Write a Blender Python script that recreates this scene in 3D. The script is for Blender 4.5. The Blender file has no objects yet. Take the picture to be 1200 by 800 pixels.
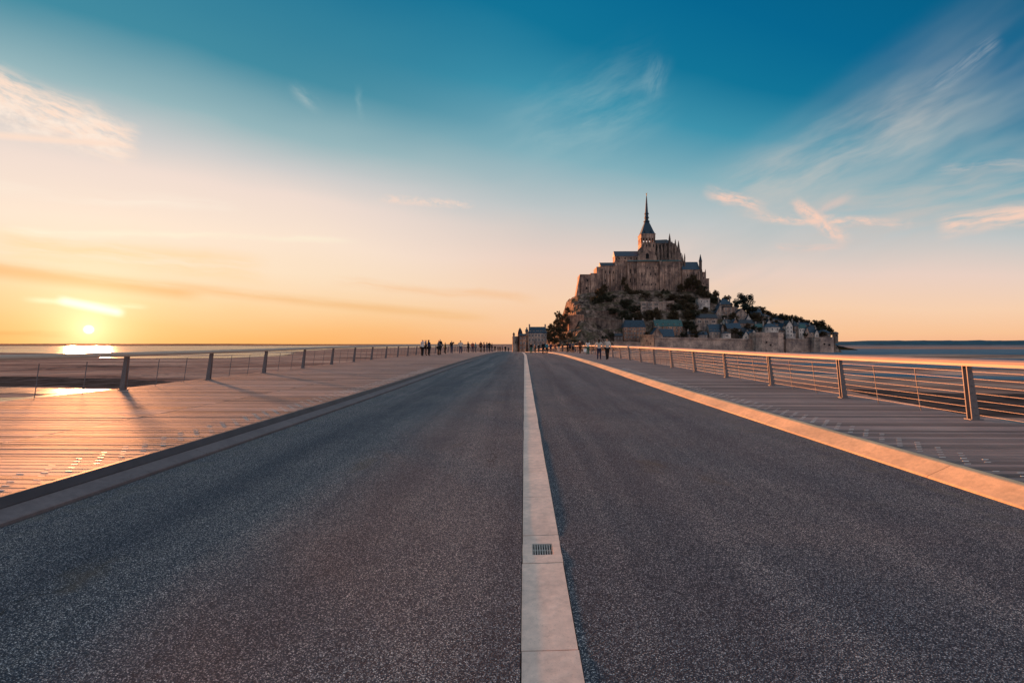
import bpy, bmesh, math, random
from mathutils import Vector, Matrix, noise as mnoise
from mathutils.geometry import tessellate_polygon
random.seed(7)
R = math.radians
sc = bpy.context.scene
COL = sc.collection

# ---------------------------------------------------------------- camera
EYE = 1.55
F = 600.0                       # focal length in photo pixels (18 mm on 36 mm)
YAW = math.atan(14.5 / 600.0)   # the road runs along +Y; the lens looks a little left of it
PITCH = math.atan(3.0 / 600.0)
cam_d = bpy.data.cameras.new('camera')
cam = bpy.data.objects.new('camera', cam_d)
COL.objects.link(cam)
cam_d.sensor_width = 36.0
cam_d.lens = 18.0
cam_d.clip_start = 0.05
cam_d.clip_end = 60000
cam.location = (0, 0, EYE)
cam.rotation_euler = (R(90) + PITCH, 0, YAW)
sc.camera = cam
CR = cam.rotation_euler.to_matrix()

def ray(px, py):
    return (CR @ Vector((px - 600.0, 400.0 - py, -F))).normalized()

def at(px, py, Y):
    """world point seen at photo pixel (px, py), at distance Y along the road"""
    d = ray(px, py)
    return Vector((0, 0, EYE)) + d * (Y / d.y)

GZ = -5.5                       # level of the bay
def on_ground(px, py, z=GZ):
    d = ray(px, py)
    return Vector((0, 0, EYE)) + d * ((z - EYE) / d.z)

def azel(px, py):
    d = ray(px, py)
    return math.degrees(math.atan2(d.x, d.y)), math.degrees(math.asin(d.z))

# ---------------------------------------------------------------- sun, sky, exposure
SUN_AZ, SUN_EL = azel(104, 386)
sc.view_settings.view_transform = 'Standard'
sc.view_settings.look = 'None'
sc.view_settings.gamma = 1.0
sc.view_settings.use_curve_mapping = False
EXPO = 1.7
sc.view_settings.exposure = EXPO
SKY_S = 2.0 ** (-EXPO)

sd = bpy.data.lights.new('sun', 'SUN')
sd.energy = 4.6
sd.angle = R(3.0)
sd.color = (1.0, 0.37, 0.14)
so = bpy.data.objects.new('sun', sd)
COL.objects.link(so)
sun_dir = Vector((math.sin(R(SUN_AZ)) * math.cos(R(SUN_EL)), math.cos(R(SUN_AZ)) * math.cos(R(SUN_EL)), math.sin(R(SUN_EL))))
so.rotation_euler = sun_dir.to_track_quat('Z', 'Y').to_euler()
so.location = (-200, 240, 60)

def lin(c):
    def f(v):
        v /= 255.0
        return v / 12.92 if v <= 0.04045 else ((v + 0.055) / 1.055) ** 2.4
    return (f(c[0]), f(c[1]), f(c[2]), 1.0)

class NT:
    """short-hand for node trees"""
    def __init__(s, tree): s.t = tree; s.n = tree.nodes; s.l = tree.links
    def put(s, sock, v):
        if isinstance(v, bpy.types.NodeSocket): s.l.new(v, sock)
        elif v is not None:
            sock.default_value = v
    def m(s, op, a, b=None, c=None, clamp=False):
        n = s.n.new('ShaderNodeMath'); n.operation = op; n.use_clamp = clamp
        s.put(n.inputs[0], a); s.put(n.inputs[1], b); s.put(n.inputs[2], c)
        return n.outputs[0]
    def xyz(s, x, y, z=0.0):
        n = s.n.new('ShaderNodeCombineXYZ')
        s.put(n.inputs[0], x); s.put(n.inputs[1], y); s.put(n.inputs[2], z)
        return n.outputs[0]
    def sep(s, v):
        n = s.n.new('ShaderNodeSeparateXYZ'); s.l.new(v, n.inputs[0]); return n.outputs
    def noise(s, vec, scale, detail=4.0, rough=0.55, dist=0.0, color=False):
        n = s.n.new('ShaderNodeTexNoise'); s.put(n.inputs['Vector'], vec)
        n.inputs['Scale'].default_value = scale; n.inputs['Detail'].default_value = detail
        n.inputs['Roughness'].default_value = rough; n.inputs['Distortion'].default_value = dist
        return n.outputs[1 if color else 0]
    def voro(s, vec, scale, out='Distance', feature='F1', rnd=1.0):
        n = s.n.new('ShaderNodeTexVoronoi'); n.feature = feature; s.put(n.inputs['Vector'], vec)
        n.inputs['Scale'].default_value = scale; n.inputs['Randomness'].default_value = rnd
        return n.outputs[out]
    def mapr(s, v, a, b, c=0.0, d=1.0, smooth=True):
        n = s.n.new('ShaderNodeMapRange'); n.interpolation_type = 'SMOOTHSTEP' if smooth else 'LINEAR'
        n.clamp = True
        s.put(n.inputs[0], v); n.inputs[1].default_value = a; n.inputs[2].default_value = b
        n.inputs[3].default_value = c; n.inputs[4].default_value = d
        return n.outputs[0]
    def ramp(s, v, stops, interp='LINEAR'):
        n = s.n.new('ShaderNodeValToRGB'); n.color_ramp.interpolation = interp
        e = n.color_ramp.elements
        while len(e) < len(stops): e.new(0.5)
        for i, (p, c) in enumerate(stops):
            e[i].position = p; e[i].color = c if len(c) == 4 else (*c, 1)
        s.put(n.inputs[0], v)
        return n.outputs[0]
    def mix(s, f, a, b, mode='MIX', clampr=False):
        n = s.n.new('ShaderNodeMix'); n.data_type = 'RGBA'; n.blend_type = mode; n.clamp_result = clampr
        s.put(n.inputs[0], f); s.put(n.inputs[6], a); s.put(n.inputs[7], b)
        return n.outputs[2]
    def scalev(s, v, sx, sy, sz):
        n = s.n.new('ShaderNodeVectorMath'); n.operation = 'MULTIPLY'
        s.put(n.inputs[0], v); n.inputs[1].default_value = (sx, sy, sz)
        return n.outputs[0]
    def bump(s, h, strength, dist, normal=None):
        n = s.n.new('ShaderNodeBump'); n.inputs['Strength'].default_value = strength
        n.inputs['Distance'].default_value = dist; s.put(n.inputs['Height'], h)
        if normal is not None: s.put(n.inputs['Normal'], normal)
        return n.outputs[0]

world = bpy.data.worlds.new('World')
sc.world = world
world.use_nodes = True
wt = world.node_tree
wt.nodes.clear()
W = NT(wt)
tc = wt.nodes.new('ShaderNodeTexCoord')
gx, gy, gz = W.sep(tc.outputs['Generated'])
EL = W.m('MULTIPLY', W.m('ARCSINE', gz), 57.29578)
AZ = W.m('MULTIPLY', W.m('ARCTAN2', gx, gy), 57.29578)
ELp = W.m('MAXIMUM', EL, 0.0)
hor = W.m('SQRT', W.m('ADD', W.m('MULTIPLY', gx, gx), W.m('ADD', W.m('MULTIPLY', gy, gy), 1e-6)))
cosd = W.m('DIVIDE', W.m('ADD', W.m('MULTIPLY', gx, math.sin(R(SUN_AZ))), W.m('MULTIPLY', gy, math.cos(R(SUN_AZ)))), hor)
TT = W.m('MAXIMUM', W.m('ADD', W.m('MULTIPLY', cosd, 10.6), 7.0), 5.2)
soft = W.noise(W.xyz(W.m('MULTIPLY', AZ, 0.035), W.m('MULTIPLY', EL, 0.11), 3.3), 1.0, 3.0, 0.5)
tv = W.m('ADD', W.m('DIVIDE', ELp, TT), W.m('MULTIPLY', W.m('SUBTRACT', soft, 0.5), 0.22))
tn = W.m('DIVIDE', tv, 5.0)
rampS = W.ramp(tn, [(0.0, lin((255, 182, 100))), (0.02, lin((255, 196, 128))), (0.045, lin((255, 213, 160))), (0.085, lin((255, 229, 198))),
                    (0.125, lin((255, 232, 210))), (0.17, lin((244, 224, 212))), (0.20, lin((210, 208, 206))), (0.235, lin((150, 184, 190))),
                    (0.30, lin((62, 140, 162))), (0.42, lin((14, 112, 148))), (0.6, lin((2, 98, 138))), (1.0, lin((6, 84, 120)))])
rampC = W.ramp(tn, [(0.0, lin((250, 186, 144))), (0.02, lin((254, 200, 154))), (0.066, lin((252, 212, 178))), (0.13, lin((238, 212, 198))),
                    (0.20, lin((198, 202, 202))), (0.27, lin((132, 178, 190))), (0.35, lin((62, 148, 174))), (0.43, lin((12, 118, 154))),
                    (0.52, lin((0, 104, 146))), (0.65, lin((0, 94, 134))), (1.0, lin((6, 80, 114)))])
rampB = W.ramp(tn, [(0.0, lin((176, 160, 172))), (0.10, lin((236, 196, 182))), (0.25, lin((250, 216, 200))), (0.5, lin((226, 208, 204))),
                    (0.8, lin((170, 180, 190))), (1.0, lin((128, 150, 168)))])
base = W.mix(W.mapr(cosd, 0.7, 1.0), rampC, rampS)
base = W.mix(W.mapr(cosd, -0.05, -0.7), base, W.mix(1.0, rampB, (1.35, 1.45, 1.55, 1), 'MULTIPLY'))  # unseen sky behind the lens brightened as fill for front-facing walls
base = W.mix(W.mapr(EL, 38.0, 70.0), base, (0.58, 0.64, 0.72, 1))  # overhead sky out of frame lightened as fill too

# warp shared by all the wisps
wn = W.noise(W.xyz(W.m('MULTIPLY', AZ, 0.12), W.m('MULTIPLY', EL, 0.2), 1.0), 1.0, 3.0, 0.6, color=True)
wr, wg, wb = W.sep(wn)
AZw = W.m('ADD', AZ, W.m('MULTIPLY', W.m('SUBTRACT', wr, 0.5), 2.2))
ELw = W.m('ADD', EL, W.m('MULTIPLY', W.m('SUBTRACT', wg, 0.5), 1.6))

def stroke(col, p0, p1, width, color, strength, streak=(0.35, 2.2), seed=0.0, bow=0.0, thr=(0.35, 0.7), warp=True, soft_end=0.35, det=5.0):
    """one wisp or trail of cloud between two directions of the sky (azimuth, elevation in degrees)"""
    a0, e0 = azel(*p0); a1, e1 = azel(*p1)
    ca, ce = (a0 + a1) / 2, (e0 + e1) / 2
    L = max(math.hypot(a1 - a0, e1 - e0) / 2, 0.01)
    th = math.atan2(e1 - e0, a1 - a0)
    Wd = width * 0.075
    A = W.m('SUBTRACT', AZw if warp else AZ, ca); E = W.m('SUBTRACT', ELw if warp else EL, ce)
    u = W.m('ADD', W.m('MULTIPLY', A, math.cos(th)), W.m('MULTIPLY', E, math.sin(th)))
    v = W.m('SUBTRACT', W.m('MULTIPLY', E, math.cos(th)), W.m('MULTIPLY', A, math.sin(th)))
    un = W.m('DIVIDE', u, L)
    if bow:
        v = W.m('SUBTRACT', v, W.m('MULTIPLY', W.m('SUBTRACT', 1.0, W.m('MULTIPLY', un, un)), bow * 0.075))
    endm = W.mapr(W.m('ABSOLUTE', un), 1.0, 1.0 - soft_end)
    vm = W.mapr(W.m('ABSOLUTE', W.m('DIVIDE', v, Wd)), 1.0, 0.0)
    nz = W.noise(W.xyz(W.m('MULTIPLY', u, streak[0]), W.m('MULTIPLY', v, streak[1]), seed), 1.0, det, 0.62)
    nm = W.mapr(nz, thr[0], thr[1])
    mask = W.m('MULTIPLY', W.m('MULTIPLY', endm, vm), W.m('MULTIPLY', nm, strength), clamp=True)
    return W.mix(mask, col, lin(color))

sky = base
# broad veils on the right and in the middle
sky = stroke(sky, (760, 330), (1330, 20), 130, (186, 194, 194), 0.80, (0.05, 0.20), 1.0, thr=(0.26, 0.80), soft_end=0.6, det=3.0)
sky = stroke(sky, (820, 250), (1180, 90), 64, (206, 200, 194), 0.72, (0.10, 0.40), 2.0, thr=(0.30, 0.78), soft_end=0.6, det=4.0)
sky = stroke(sky, (1080, 110), (1180, 40), 14, (190, 196, 200), 0.42, (0.2, 1.6), 3.0)
sky = stroke(sky, (900, 275), (1400, 180), 64, (210, 196, 188), 0.75, (0.08, 0.45), 4.0, thr=(0.30, 0.75), soft_end=0.5, det=4.0)
sky = stroke(sky, (560, 190), (800, 90), 90, (150, 186, 194), 0.50, (0.12, 0.5), 5.0, thr=(0.3, 0.75), soft_end=0.7)
sky = stroke(sky, (755, 120), (775, 60), 24, (156, 190, 198), 0.45, (0.2, 0.6), 5.6, soft_end=0.9)
# pink trails near the right middle
sky = stroke(sky, (822, 222), (905, 249), 13, (252, 210, 190), 1.1, (0.5, 1.8), 6.0, thr=(0.3, 0.7), warp=True, soft_end=0.8)
sky = stroke(sky, (925, 226), (1000, 290), 11, (252, 210, 190), 1.1, (0.9, 1.4), 7.0, thr=(0.28, 0.62), warp=True, soft_end=0.6)
sky = stroke(sky, (850, 250), (1100, 265), 10, (250, 210, 190), 1.0, (0.5, 1.4), 8.0, thr=(0.34, 0.68), warp=True, soft_end=0.7)
sky = stroke(sky, (940, 255), (1015, 225), 10, (240, 204, 190), 0.45, (0.5, 1.0), 8.5, thr=(0.3, 0.62), soft_end=0.8)
sky = stroke(sky, (1090, 268), (1260, 240), 18, (250, 212, 192), 1.0, (0.25, 1.2), 9.0, thr=(0.3, 0.62))
sky = stroke(sky, (905, 290), (1000, 290), 7, (242, 204, 190), 0.6, (0.3, 1.4), 9.5)
sky = stroke(sky, (1090, 200), (1260, 186), 9, (214, 200, 192), 0.5, (0.3, 1.4), 9.7)
# left: the big feathered bank and the trail below it
sky = stroke(sky, (-90, 70), (170, 176), 34, (255, 226, 206), 1.4, (0.5, 1.8), 10.0, thr=(0.30, 0.66), soft_end=0.3)
sky = stroke(sky, (-60, 112), (160, 172), 34, (255, 236, 220), 1.2, (0.8, 1.4), 10.5, thr=(0.3, 0.75), soft_end=0.4)
sky = stroke(sky, (-60, 153), (150, 170), 6, (255, 226, 206), 0.9, (0.2, 0.6), 11.0, thr=(0.2, 0.5), warp=False)
sky = stroke(sky, (-60, 214), (290, 244), 12, (255, 240, 222), 0.65, (0.10, 1.2), 12.0, thr=(0.3, 0.7))
sky = stroke(sky, (-60, 272), (430, 284), 7, (255, 240, 214), 0.9, (0.10, 1.2), 13.0, thr=(0.25, 0.6), bow=6)
sky = stroke(sky, (-60, 276), (330, 320), 26, (255, 210, 146), 0.55, (0.08, 0.8), 14.0, thr=(0.3, 0.65))
sky = stroke(sky, (440, 232), (560, 240), 9, (250, 220, 202), 0.75, (1.0, 1.6), 15.0, thr=(0.35, 0.65), warp=False)
sky = stroke(sky, (335, 96), (386, 132), 12, (190, 204, 202), 0.5, (0.4, 1.0), 16.0, thr=(0.25, 0.75), warp=True, soft_end=0.9)
sky = stroke(sky, (421, 146), (420, 96), 7, (160, 192, 196), 0.4, (0.4, 1.0), 17.0, thr=(0.25, 0.75), soft_end=0.9)
# dusky orange bank across the low left sky, and the lit streak above the sun
sky = stroke(sky, (-80, 306), (250, 346), 15, (242, 180, 110), 0.7, (0.07, 0.7), 18.0, thr=(0.2, 0.55), warp=False)
sky = stroke(sky, (160, 330), (590, 374), 11, (246, 190, 128), 0.6, (0.07, 0.7), 19.0, thr=(0.2, 0.55), warp=False)
sky = stroke(sky, (380, 328), (640, 352), 12, (250, 196, 146), 0.5, (0.07, 0.9), 20.0, thr=(0.3, 0.6))
sky = stroke(sky, (-60, 388), (90, 392), 6, (240, 160, 84), 0.6, (0.1, 1.2), 21.0, thr=(0.3, 0.6))
sky = stroke(sky, (20, 350), (180, 360), 5, (255, 236, 190), 0.8, (0.2, 1.0), 22.0, thr=(0.25, 0.6), warp=False)
sky = stroke(sky, (62, 350), (150, 368), 8, (255, 252, 226), 1.0, (0.2, 1.0), 23.0, thr=(0.15, 0.45), warp=False)

# solar disc and its glow, in the sky itself
dot = W.m('ADD', W.m('ADD', W.m('MULTIPLY', gx, sun_dir.x), W.m('MULTIPLY', gy, sun_dir.y)), W.m('MULTIPLY', gz, sun_dir.z))
ang = W.m('MULTIPLY', W.m('ARCCOSINE', W.m('MINIMUM', dot, 1.0)), 57.29578)
disc = W.mapr(ang, 0.44, 0.14)
glow = W.m('ADD', W.m('MULTIPLY', W.m('EXPONENT', W.m('MULTIPLY', ang, -0.5)), 0.85), W.m('MULTIPLY', W.m('EXPONENT', W.m('MULTIPLY', ang, -0.13)), 0.10))
sky = W.mix(1.0, sky, W.mix(glow, (0, 0, 0, 1), (1.0, 0.80, 0.50, 1)), 'ADD')
sky = W.mix(disc, sky, (4.0, 3.4, 2.4, 1))
# below the horizon the dome is dull, the land covers it
sky = W.mix(W.mapr(EL, -0.4, -3.0), sky, (0.10, 0.08, 0.08, 1))

bg1 = wt.nodes.new('ShaderNodeBackground'); bg1.inputs[1].default_value = SKY_S
wt.links.new(sky, bg1.inputs[0])
st = wt.nodes.new('ShaderNodeTexSky'); st.sky_type = 'NISHITA'; st.sun_disc = False
st.sun_elevation = R(max(SUN_EL, 1.0)); st.sun_rotation = R(SUN_AZ); st.altitude = 0; st.air_density = 1.0; st.dust_density = 1.0; st.ozone_density = 2.0
bg2 = wt.nodes.new('ShaderNodeBackground'); bg2.inputs[1].default_value = 0.05
wt.links.new(st.outputs[0], bg2.inputs[0])
addn = wt.nodes.new('ShaderNodeMixShader'); addn.inputs[0].default_value = 0.05; wo = wt.nodes.new('ShaderNodeOutputWorld')
wt.links.new(bg1.outputs[0], addn.inputs[1]); wt.links.new(bg2.outputs[0], addn.inputs[2]); wt.links.new(addn.outputs[0], wo.inputs[0])
world.cycles.sampling_method = 'MANUAL'; world.cycles.sample_map_resolution = 1024
sc.cycles.max_bounces = 5; sc.cycles.diffuse_bounces = 3; sc.cycles.glossy_bounces = 3
sc.cycles.caustics_reflective = False; sc.cycles.caustics_refractive = False

# ---------------------------------------------------------------- materials
def new_mat(name):
    m = bpy.data.materials.new(name); m.use_nodes = True
    t = NT(m.node_tree); b = m.node_tree.nodes['Principled BSDF']
    co = m.node_tree.nodes.new('ShaderNodeTexCoord').outputs['Object']
    geo = m.node_tree.nodes.new('ShaderNodeNewGeometry')
    return m, t, b, geo.outputs['Position'], geo, co

def flat_mat(name, c, rough=0.7, var=0.25, scale=3.0, metal=0.0, spec=0.4):
    m, t, b, P, g, co = new_mat(name)
    n = t.noise(P, scale, 5, 0.6)
    k1 = tuple(v * (1 - var) for v in c) + (1,); k2 = tuple(min(1, v * (1 + var)) for v in c) + (1,)
    t.put(b.inputs['Base Color'], t.ramp(n, [(0.3, k1), (0.7, k2)]))
    b.inputs['Roughness'].default_value = rough; b.inputs['Metallic'].default_value = metal
    b.inputs['Specular IOR Level'].default_value = spec
    return m

# asphalt with coarse exposed aggregate
m, t, b, P, g, co = new_mat('asphalt')
vc = t.voro(P, 150, 'Color'); r_, g_, b_ = t.sep(vc)
stone = t.ramp(r_, [(0.0, (0.014, 0.022, 0.036)), (0.34, (0.045, 0.058, 0.078)), (0.60, (0.150, 0.156, 0.170)), (0.80, (0.35, 0.32, 0.30)), (0.94, (0.55, 0.50, 0.46)), (1.0, (0.88, 0.82, 0.76))])
tar = t.mapr(t.voro(P, 150), 0.30, 0.62)
c1 = t.mix(t.m('MULTIPLY', tar, 0.85), stone, (0.022, 0.024, 0.03, 1))
big = t.noise(P, 0.55, 5, 0.6); c1 = t.mix(1.0, c1, t.ramp(big, [(0.3, (0.82, 0.88, 0.96)), (0.7, (1.25, 1.20, 1.18))]), 'MULTIPLY')
lane = t.noise(t.scalev(P, 1.1, 0.05, 1), 1.0, 4, 0.6, 0.8); c1 = t.mix(1.0, c1, t.ramp(lane, [(0.36, (0.68, 0.73, 0.80)), (0.64, (1.28, 1.18, 1.14))]), 'MULTIPLY')
st_ = t.mapr(t.noise(t.scalev(P, 0.9, 0.55, 1), 0.9, 4, 0.6, 0.6), 0.60, 0.74)
c1 = t.mix(t.m('MULTIPLY', st_, 0.55), c1, (0.10, 0.070, 0.045, 1))
wv = t.noise(P, 2.2, 4, 0.7, color=True); ws = t.sep(wv); sx, sy, sz = t.sep(P)
Pc = t.xyz(t.m('ADD', sx, t.m('MULTIPLY', ws[0], 0.55)), t.m('ADD', sy, t.m('MULTIPLY', ws[1], 0.55)), 0)
axx = t.m('ABSOLUTE', t.m('SUBTRACT', t.m('ABSOLUTE', t.m('ADD', sx, t.m('MULTIPLY', t.m('SUBTRACT', ws[0], 0.5), 0.5))), 2.25))
trk = t.mapr(t.m('ABSOLUTE', t.m('SUBTRACT', axx, 0.9)), 0.0, 0.42)
c1 = t.mix(1.0, c1, t.ramp(trk, [(0.0, (0.80, 0.82, 0.86)), (1.0, (1.06, 1.05, 1.04))]), 'MULTIPLY')
ed = t.voro(Pc, 0.33, 'Distance', 'DISTANCE_TO_EDGE')
crk = t.m('MULTIPLY', t.mapr(ed, 0.0035, 0.0012), t.mapr(t.noise(P, 0.25, 2, 0.5), 0.52, 0.58))
c1 = t.mix(t.m('MULTIPLY', crk, 0.8), c1, (0.015, 0.016, 0.018, 1))
grit = t.mapr(t.m('ABSOLUTE', sx), 3.7, 4.5); c1 = t.mix(t.m('MULTIPLY', t.m('MULTIPLY', grit, t.mapr(t.noise(P, 3.0, 5, 0.7), 0.45, 0.62)), 0.45), c1, (0.17, 0.145, 0.12, 1))
t.put(b.inputs['Base Color'], t.mix(1.0, c1, (0.96, 1.0, 1.02, 1), 'MULTIPLY')); b.inputs['Roughness'].default_value = 0.9; b.inputs['Specular IOR Level'].default_value = 0.25
t.put(b.inputs['Normal'], t.bump(t.m('SUBTRACT', 1.0, t.voro(P, 150)), 0.9, 0.005))
M_ASPH = m

# deck boards
def board_mat(name, c, var, rough, spec=0.5):
    m, t, b, P, g, co = new_mat(name)
    isl = g.outputs['Random Per Island']
    grain = t.noise(t.scalev(P, 1.2, 38, 1), 1.0, 5, 0.65)
    grime = t.noise(P, 0.8, 5, 0.6)
    col = t.mix(isl, tuple(v * (1 - var) for v in c) + (1,), tuple(v * (1 + var) for v in c) + (1,))
    col = t.mix(1.0, col, t.ramp(grain, [(0.3, (0.70, 0.70, 0.70)), (0.7, (1.22, 1.2, 1.18))]), 'MULTIPLY')
    col = t.mix(1.0, col, t.ramp(grime, [(0.3, (0.78, 0.80, 0.82)), (0.7, (1.15, 1.12, 1.08))]), 'MULTIPLY')
    t.put(b.inputs['Base Color'], col)
    t.put(b.inputs['Roughness'], t.m('ADD', rough - 0.08, t.m('MULTIPLY', grain, 0.22)))
    b.inputs['Specular IOR Level'].default_value = spec
    groove = t.m('SINE', t.m('MULTIPLY', t.sep(P)[1], 2 * math.pi / 0.0242))
    hgt = t.m('ADD', t.m('MULTIPLY', groove, 0.35), grain)
    t.put(b.inputs['Normal'], t.bump(hgt, 0.5, 0.004))
    return m
M_BOARD = board_mat('weathered_oak', (0.235, 0.165, 0.150), 0.6, 0.74, 0.45)

def concrete(name, c, rough=0.75, scale=14.0, spec=0.35):
    m, t, b, P, g, co = new_mat(name)
    n1 = t.noise(P, scale, 6, 0.65); n2 = t.noise(P, 1.3, 4, 0.6); n3 = t.voro(P, 220, 'Color')
    col = t.mix(1.0, (*c, 1), t.ramp(n1, [(0.3, (0.82, 0.82, 0.82)), (0.7, (1.14, 1.13, 1.12))]), 'MULTIPLY')
    col = t.mix(1.0, col, t.ramp(n2, [(0.3, (0.80, 0.80, 0.81)), (0.7, (1.12, 1.10, 1.08))]), 'MULTIPLY')
    isl = g.outputs['Random Per Island']; col = t.mix(1.0, col, t.ramp(isl, [(0.0, (0.93, 0.94, 0.95)), (1.0, (1.05, 1.04, 1.03))]), 'MULTIPLY')
    n4 = t.mapr(t.noise(P, 5.0, 6, 0.75, 0.8), 0.56, 0.68); col = t.mix(t.m('MULTIPLY', n4, 0.30), col, (c[0] * 0.45, c[1] * 0.42, c[2] * 0.40, 1))
    spk = t.mapr(t.sep(n3)[0], 0.9, 1.0)
    col = t.mix(t.m('MULTIPLY', spk, 0.35), col, (c[0] * 0.4, c[1] * 0.4, c[2] * 0.4, 1))
    t.put(b.inputs['Base Color'], col); b.inputs['Roughness'].default_value = rough; b.inputs['Specular IOR Level'].default_value = spec
    t.put(b.inputs['Normal'], t.bump(n1, 0.35, 0.004))
    return m
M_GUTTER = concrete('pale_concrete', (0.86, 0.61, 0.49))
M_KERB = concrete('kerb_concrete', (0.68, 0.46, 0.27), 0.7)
M_KERB_L = concrete('shaded_kerb_concrete', (0.145, 0.12, 0.125), 0.75)  # left kerb's shade put into a darker copy of the kerb concrete
M_DARKGAP = flat_mat('dark_joint', (0.015, 0.014, 0.014), 0.9)
M_IRON = flat_mat('cast_iron', (0.03, 0.03, 0.032), 0.6, 0.3, 60, 0.6)
M_STEEL = flat_mat('brushed_steel', (0.165, 0.15, 0.155), 0.55, 0.15, 30, 0.2, spec=0.3)
M_WIRE = flat_mat('wire_steel', (0.30, 0.235, 0.22), 0.5, 0.15, 30, 0.2, spec=0.3)
M_STUD = flat_mat('stud_resin', (0.80, 0.74, 0.68), 0.38, 0.1, 30)
m, t, b, P, g, co = new_mat('handrail_oak')
gr = t.noise(t.scalev(P, 40, 1.0, 40), 1.0, 5, 0.6)
t.put(b.inputs['Base Color'], t.ramp(gr, [(0.3, (0.34, 0.215, 0.15)), (0.7, (0.50, 0.34, 0.25))]))
b.inputs['Roughness'].default_value = 0.5
M_RAIL = m

# tidal flat
m, t, b, P, g, co = new_mat('tidal_sand')
px_, py_, pz_ = t.sep(P)
warp = t.noise(P, 0.02, 3, 0.5, color=True)
wx = t.sep(warp)
Pw = t.xyz(t.m('ADD', px_, t.m('MULTIPLY', t.m('SUBTRACT', wx[0], 0.5), 60)), t.m('ADD', py_, t.m('MULTIPLY', t.m('SUBTRACT', wx[1], 0.5), 60)), 0)
n1 = t.noise(t.scalev(Pw, 0.010, 0.045, 1), 1.0, 6, 0.6)
n2 = t.noise(t.scalev(Pw, 0.10, 0.5, 1), 1.0, 6, 0.7)
n3 = t.noise(t.scalev(P, 0.8, 4.0, 1), 1.0, 4, 0.6)
c1 = t.ramp(n1, [(0.30, (0.09, 0.065, 0.062)), (0.42, (0.30, 0.165, 0.125)), (0.55, (0.52, 0.31, 0.235)), (0.72, (0.66, 0.43, 0.33))])
c1 = t.mix(1.0, c1, t.ramp(n2, [(0.32, (0.50, 0.50, 0.54)), (0.5, (0.95, 0.94, 0.92)), (0.7, (1.3, 1.25, 1.2))]), 'MULTIPLY')
t.put(b.inputs['Base Color'], c1)
wet = t.mapr(t.noise(t.scalev(Pw, 0.016, 0.10, 1), 1.0, 5, 0.65), 0.58, 0.47)
t.put(b.inputs['Roughness'], t.m('ADD', 0.55, t.m('MULTIPLY', wet, 0.4)))
b.inputs['Specular IOR Level'].default_value = 0.0
t.put(b.inputs['Normal'], t.bump(t.m('ADD', t.m('MULTIPLY', n2, 1.0), t.m('MULTIPLY', n3, 0.3)), 1.0, 0.16))
M_SAND = m

def water_mat(name, c, amp, rough=0.08, sc_=(0.4, 1.6)):
    m, t, b, P, g, co = new_mat(name)
    n = t.noise(t.scalev(P, sc_[0], sc_[1], 1), 1.0, 4, 0.6)
    n2 = t.noise(t.scalev(P, 0.01, 0.06, 1), 1.0, 4, 0.6)
    b.inputs['Base Color'].default_value = (*c, 1)
    t.put(b.inputs['Roughness'], t.m('ADD', rough, t.m('MULTIPLY', t.mapr(n2, 0.42, 0.6), 0.35)))
    b.inputs['IOR'].default_value = 1.33
    t.put(b.inputs['Normal'], t.bump(n, 0.6, amp))
    return m
M_WATER_CALM = water_mat('calm_water', (0.05, 0.045, 0.04), 0.05, 0.14)
M_WATER_SEA = water_mat('rippled_sea', (0.07, 0.14, 0.19), 0.04, 0.55)  # blue sky reflection put into the diffuse base colour
M_WATER_SEA.node_tree.nodes['Principled BSDF'].inputs['Specular IOR Level'].default_value = 0.15
M_MUD = flat_mat('dark_wet_mud', (0.085, 0.058, 0.050), 0.9, 0.6, 0.35, spec=0.0)
M_ALGAE = flat_mat('green_wet_mud', (0.12, 0.17, 0.165), 0.7, 0.3, 0.5, spec=0.1)

# masonry and rock of the mount
def stone_mat(name, c, vert=1.0, var=0.3, brick=True):
    m, t, b, P, g, co = new_mat(name)
    streak = t.noise(t.scalev(P, 0.55, 0.55, 0.07), 1.0, 5, 0.65)
    blot = t.noise(P, 0.14, 6, 0.65)
    fine = t.noise(P, 1.6, 5, 0.75)
    col = t.mix(1.0, (*c, 1), t.ramp(streak, [(0.36, (1 - var * 1.5, 1 - var * 1.55, 1 - var * 1.5)), (0.64, (1 + var * 1.3, 1 + var * 1.2, 1 + var))]), 'MULTIPLY')
    col = t.mix(1.0, col, t.ramp(blot, [(0.38, (0.5, 0.5, 0.54)), (0.62, (1.4, 1.32, 1.25))]), 'MULTIPLY')
    col = t.mix(1.0, col, t.ramp(fine, [(0.32, (0.6, 0.6, 0.6)), (0.68, (1.32, 1.3, 1.28))]), 'MULTIPLY')
    t.put(b.inputs['Base Color'], col); b.inputs['Roughness'].default_value = 0.9; b.inputs['Specular IOR Level'].default_value = 0.15
    t.put(b.inputs['Normal'], t.bump(fine, 0.6, 0.4))
    return m
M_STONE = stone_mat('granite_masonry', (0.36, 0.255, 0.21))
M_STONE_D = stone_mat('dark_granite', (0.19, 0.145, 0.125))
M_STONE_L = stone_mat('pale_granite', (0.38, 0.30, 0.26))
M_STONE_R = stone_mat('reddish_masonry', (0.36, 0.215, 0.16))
M_PLAST = stone_mat('pale_plaster', (0.56, 0.50, 0.46), var=0.12)
M_RAMP = stone_mat('rampart_stone', (0.44, 0.315, 0.26), var=0.09)

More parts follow.
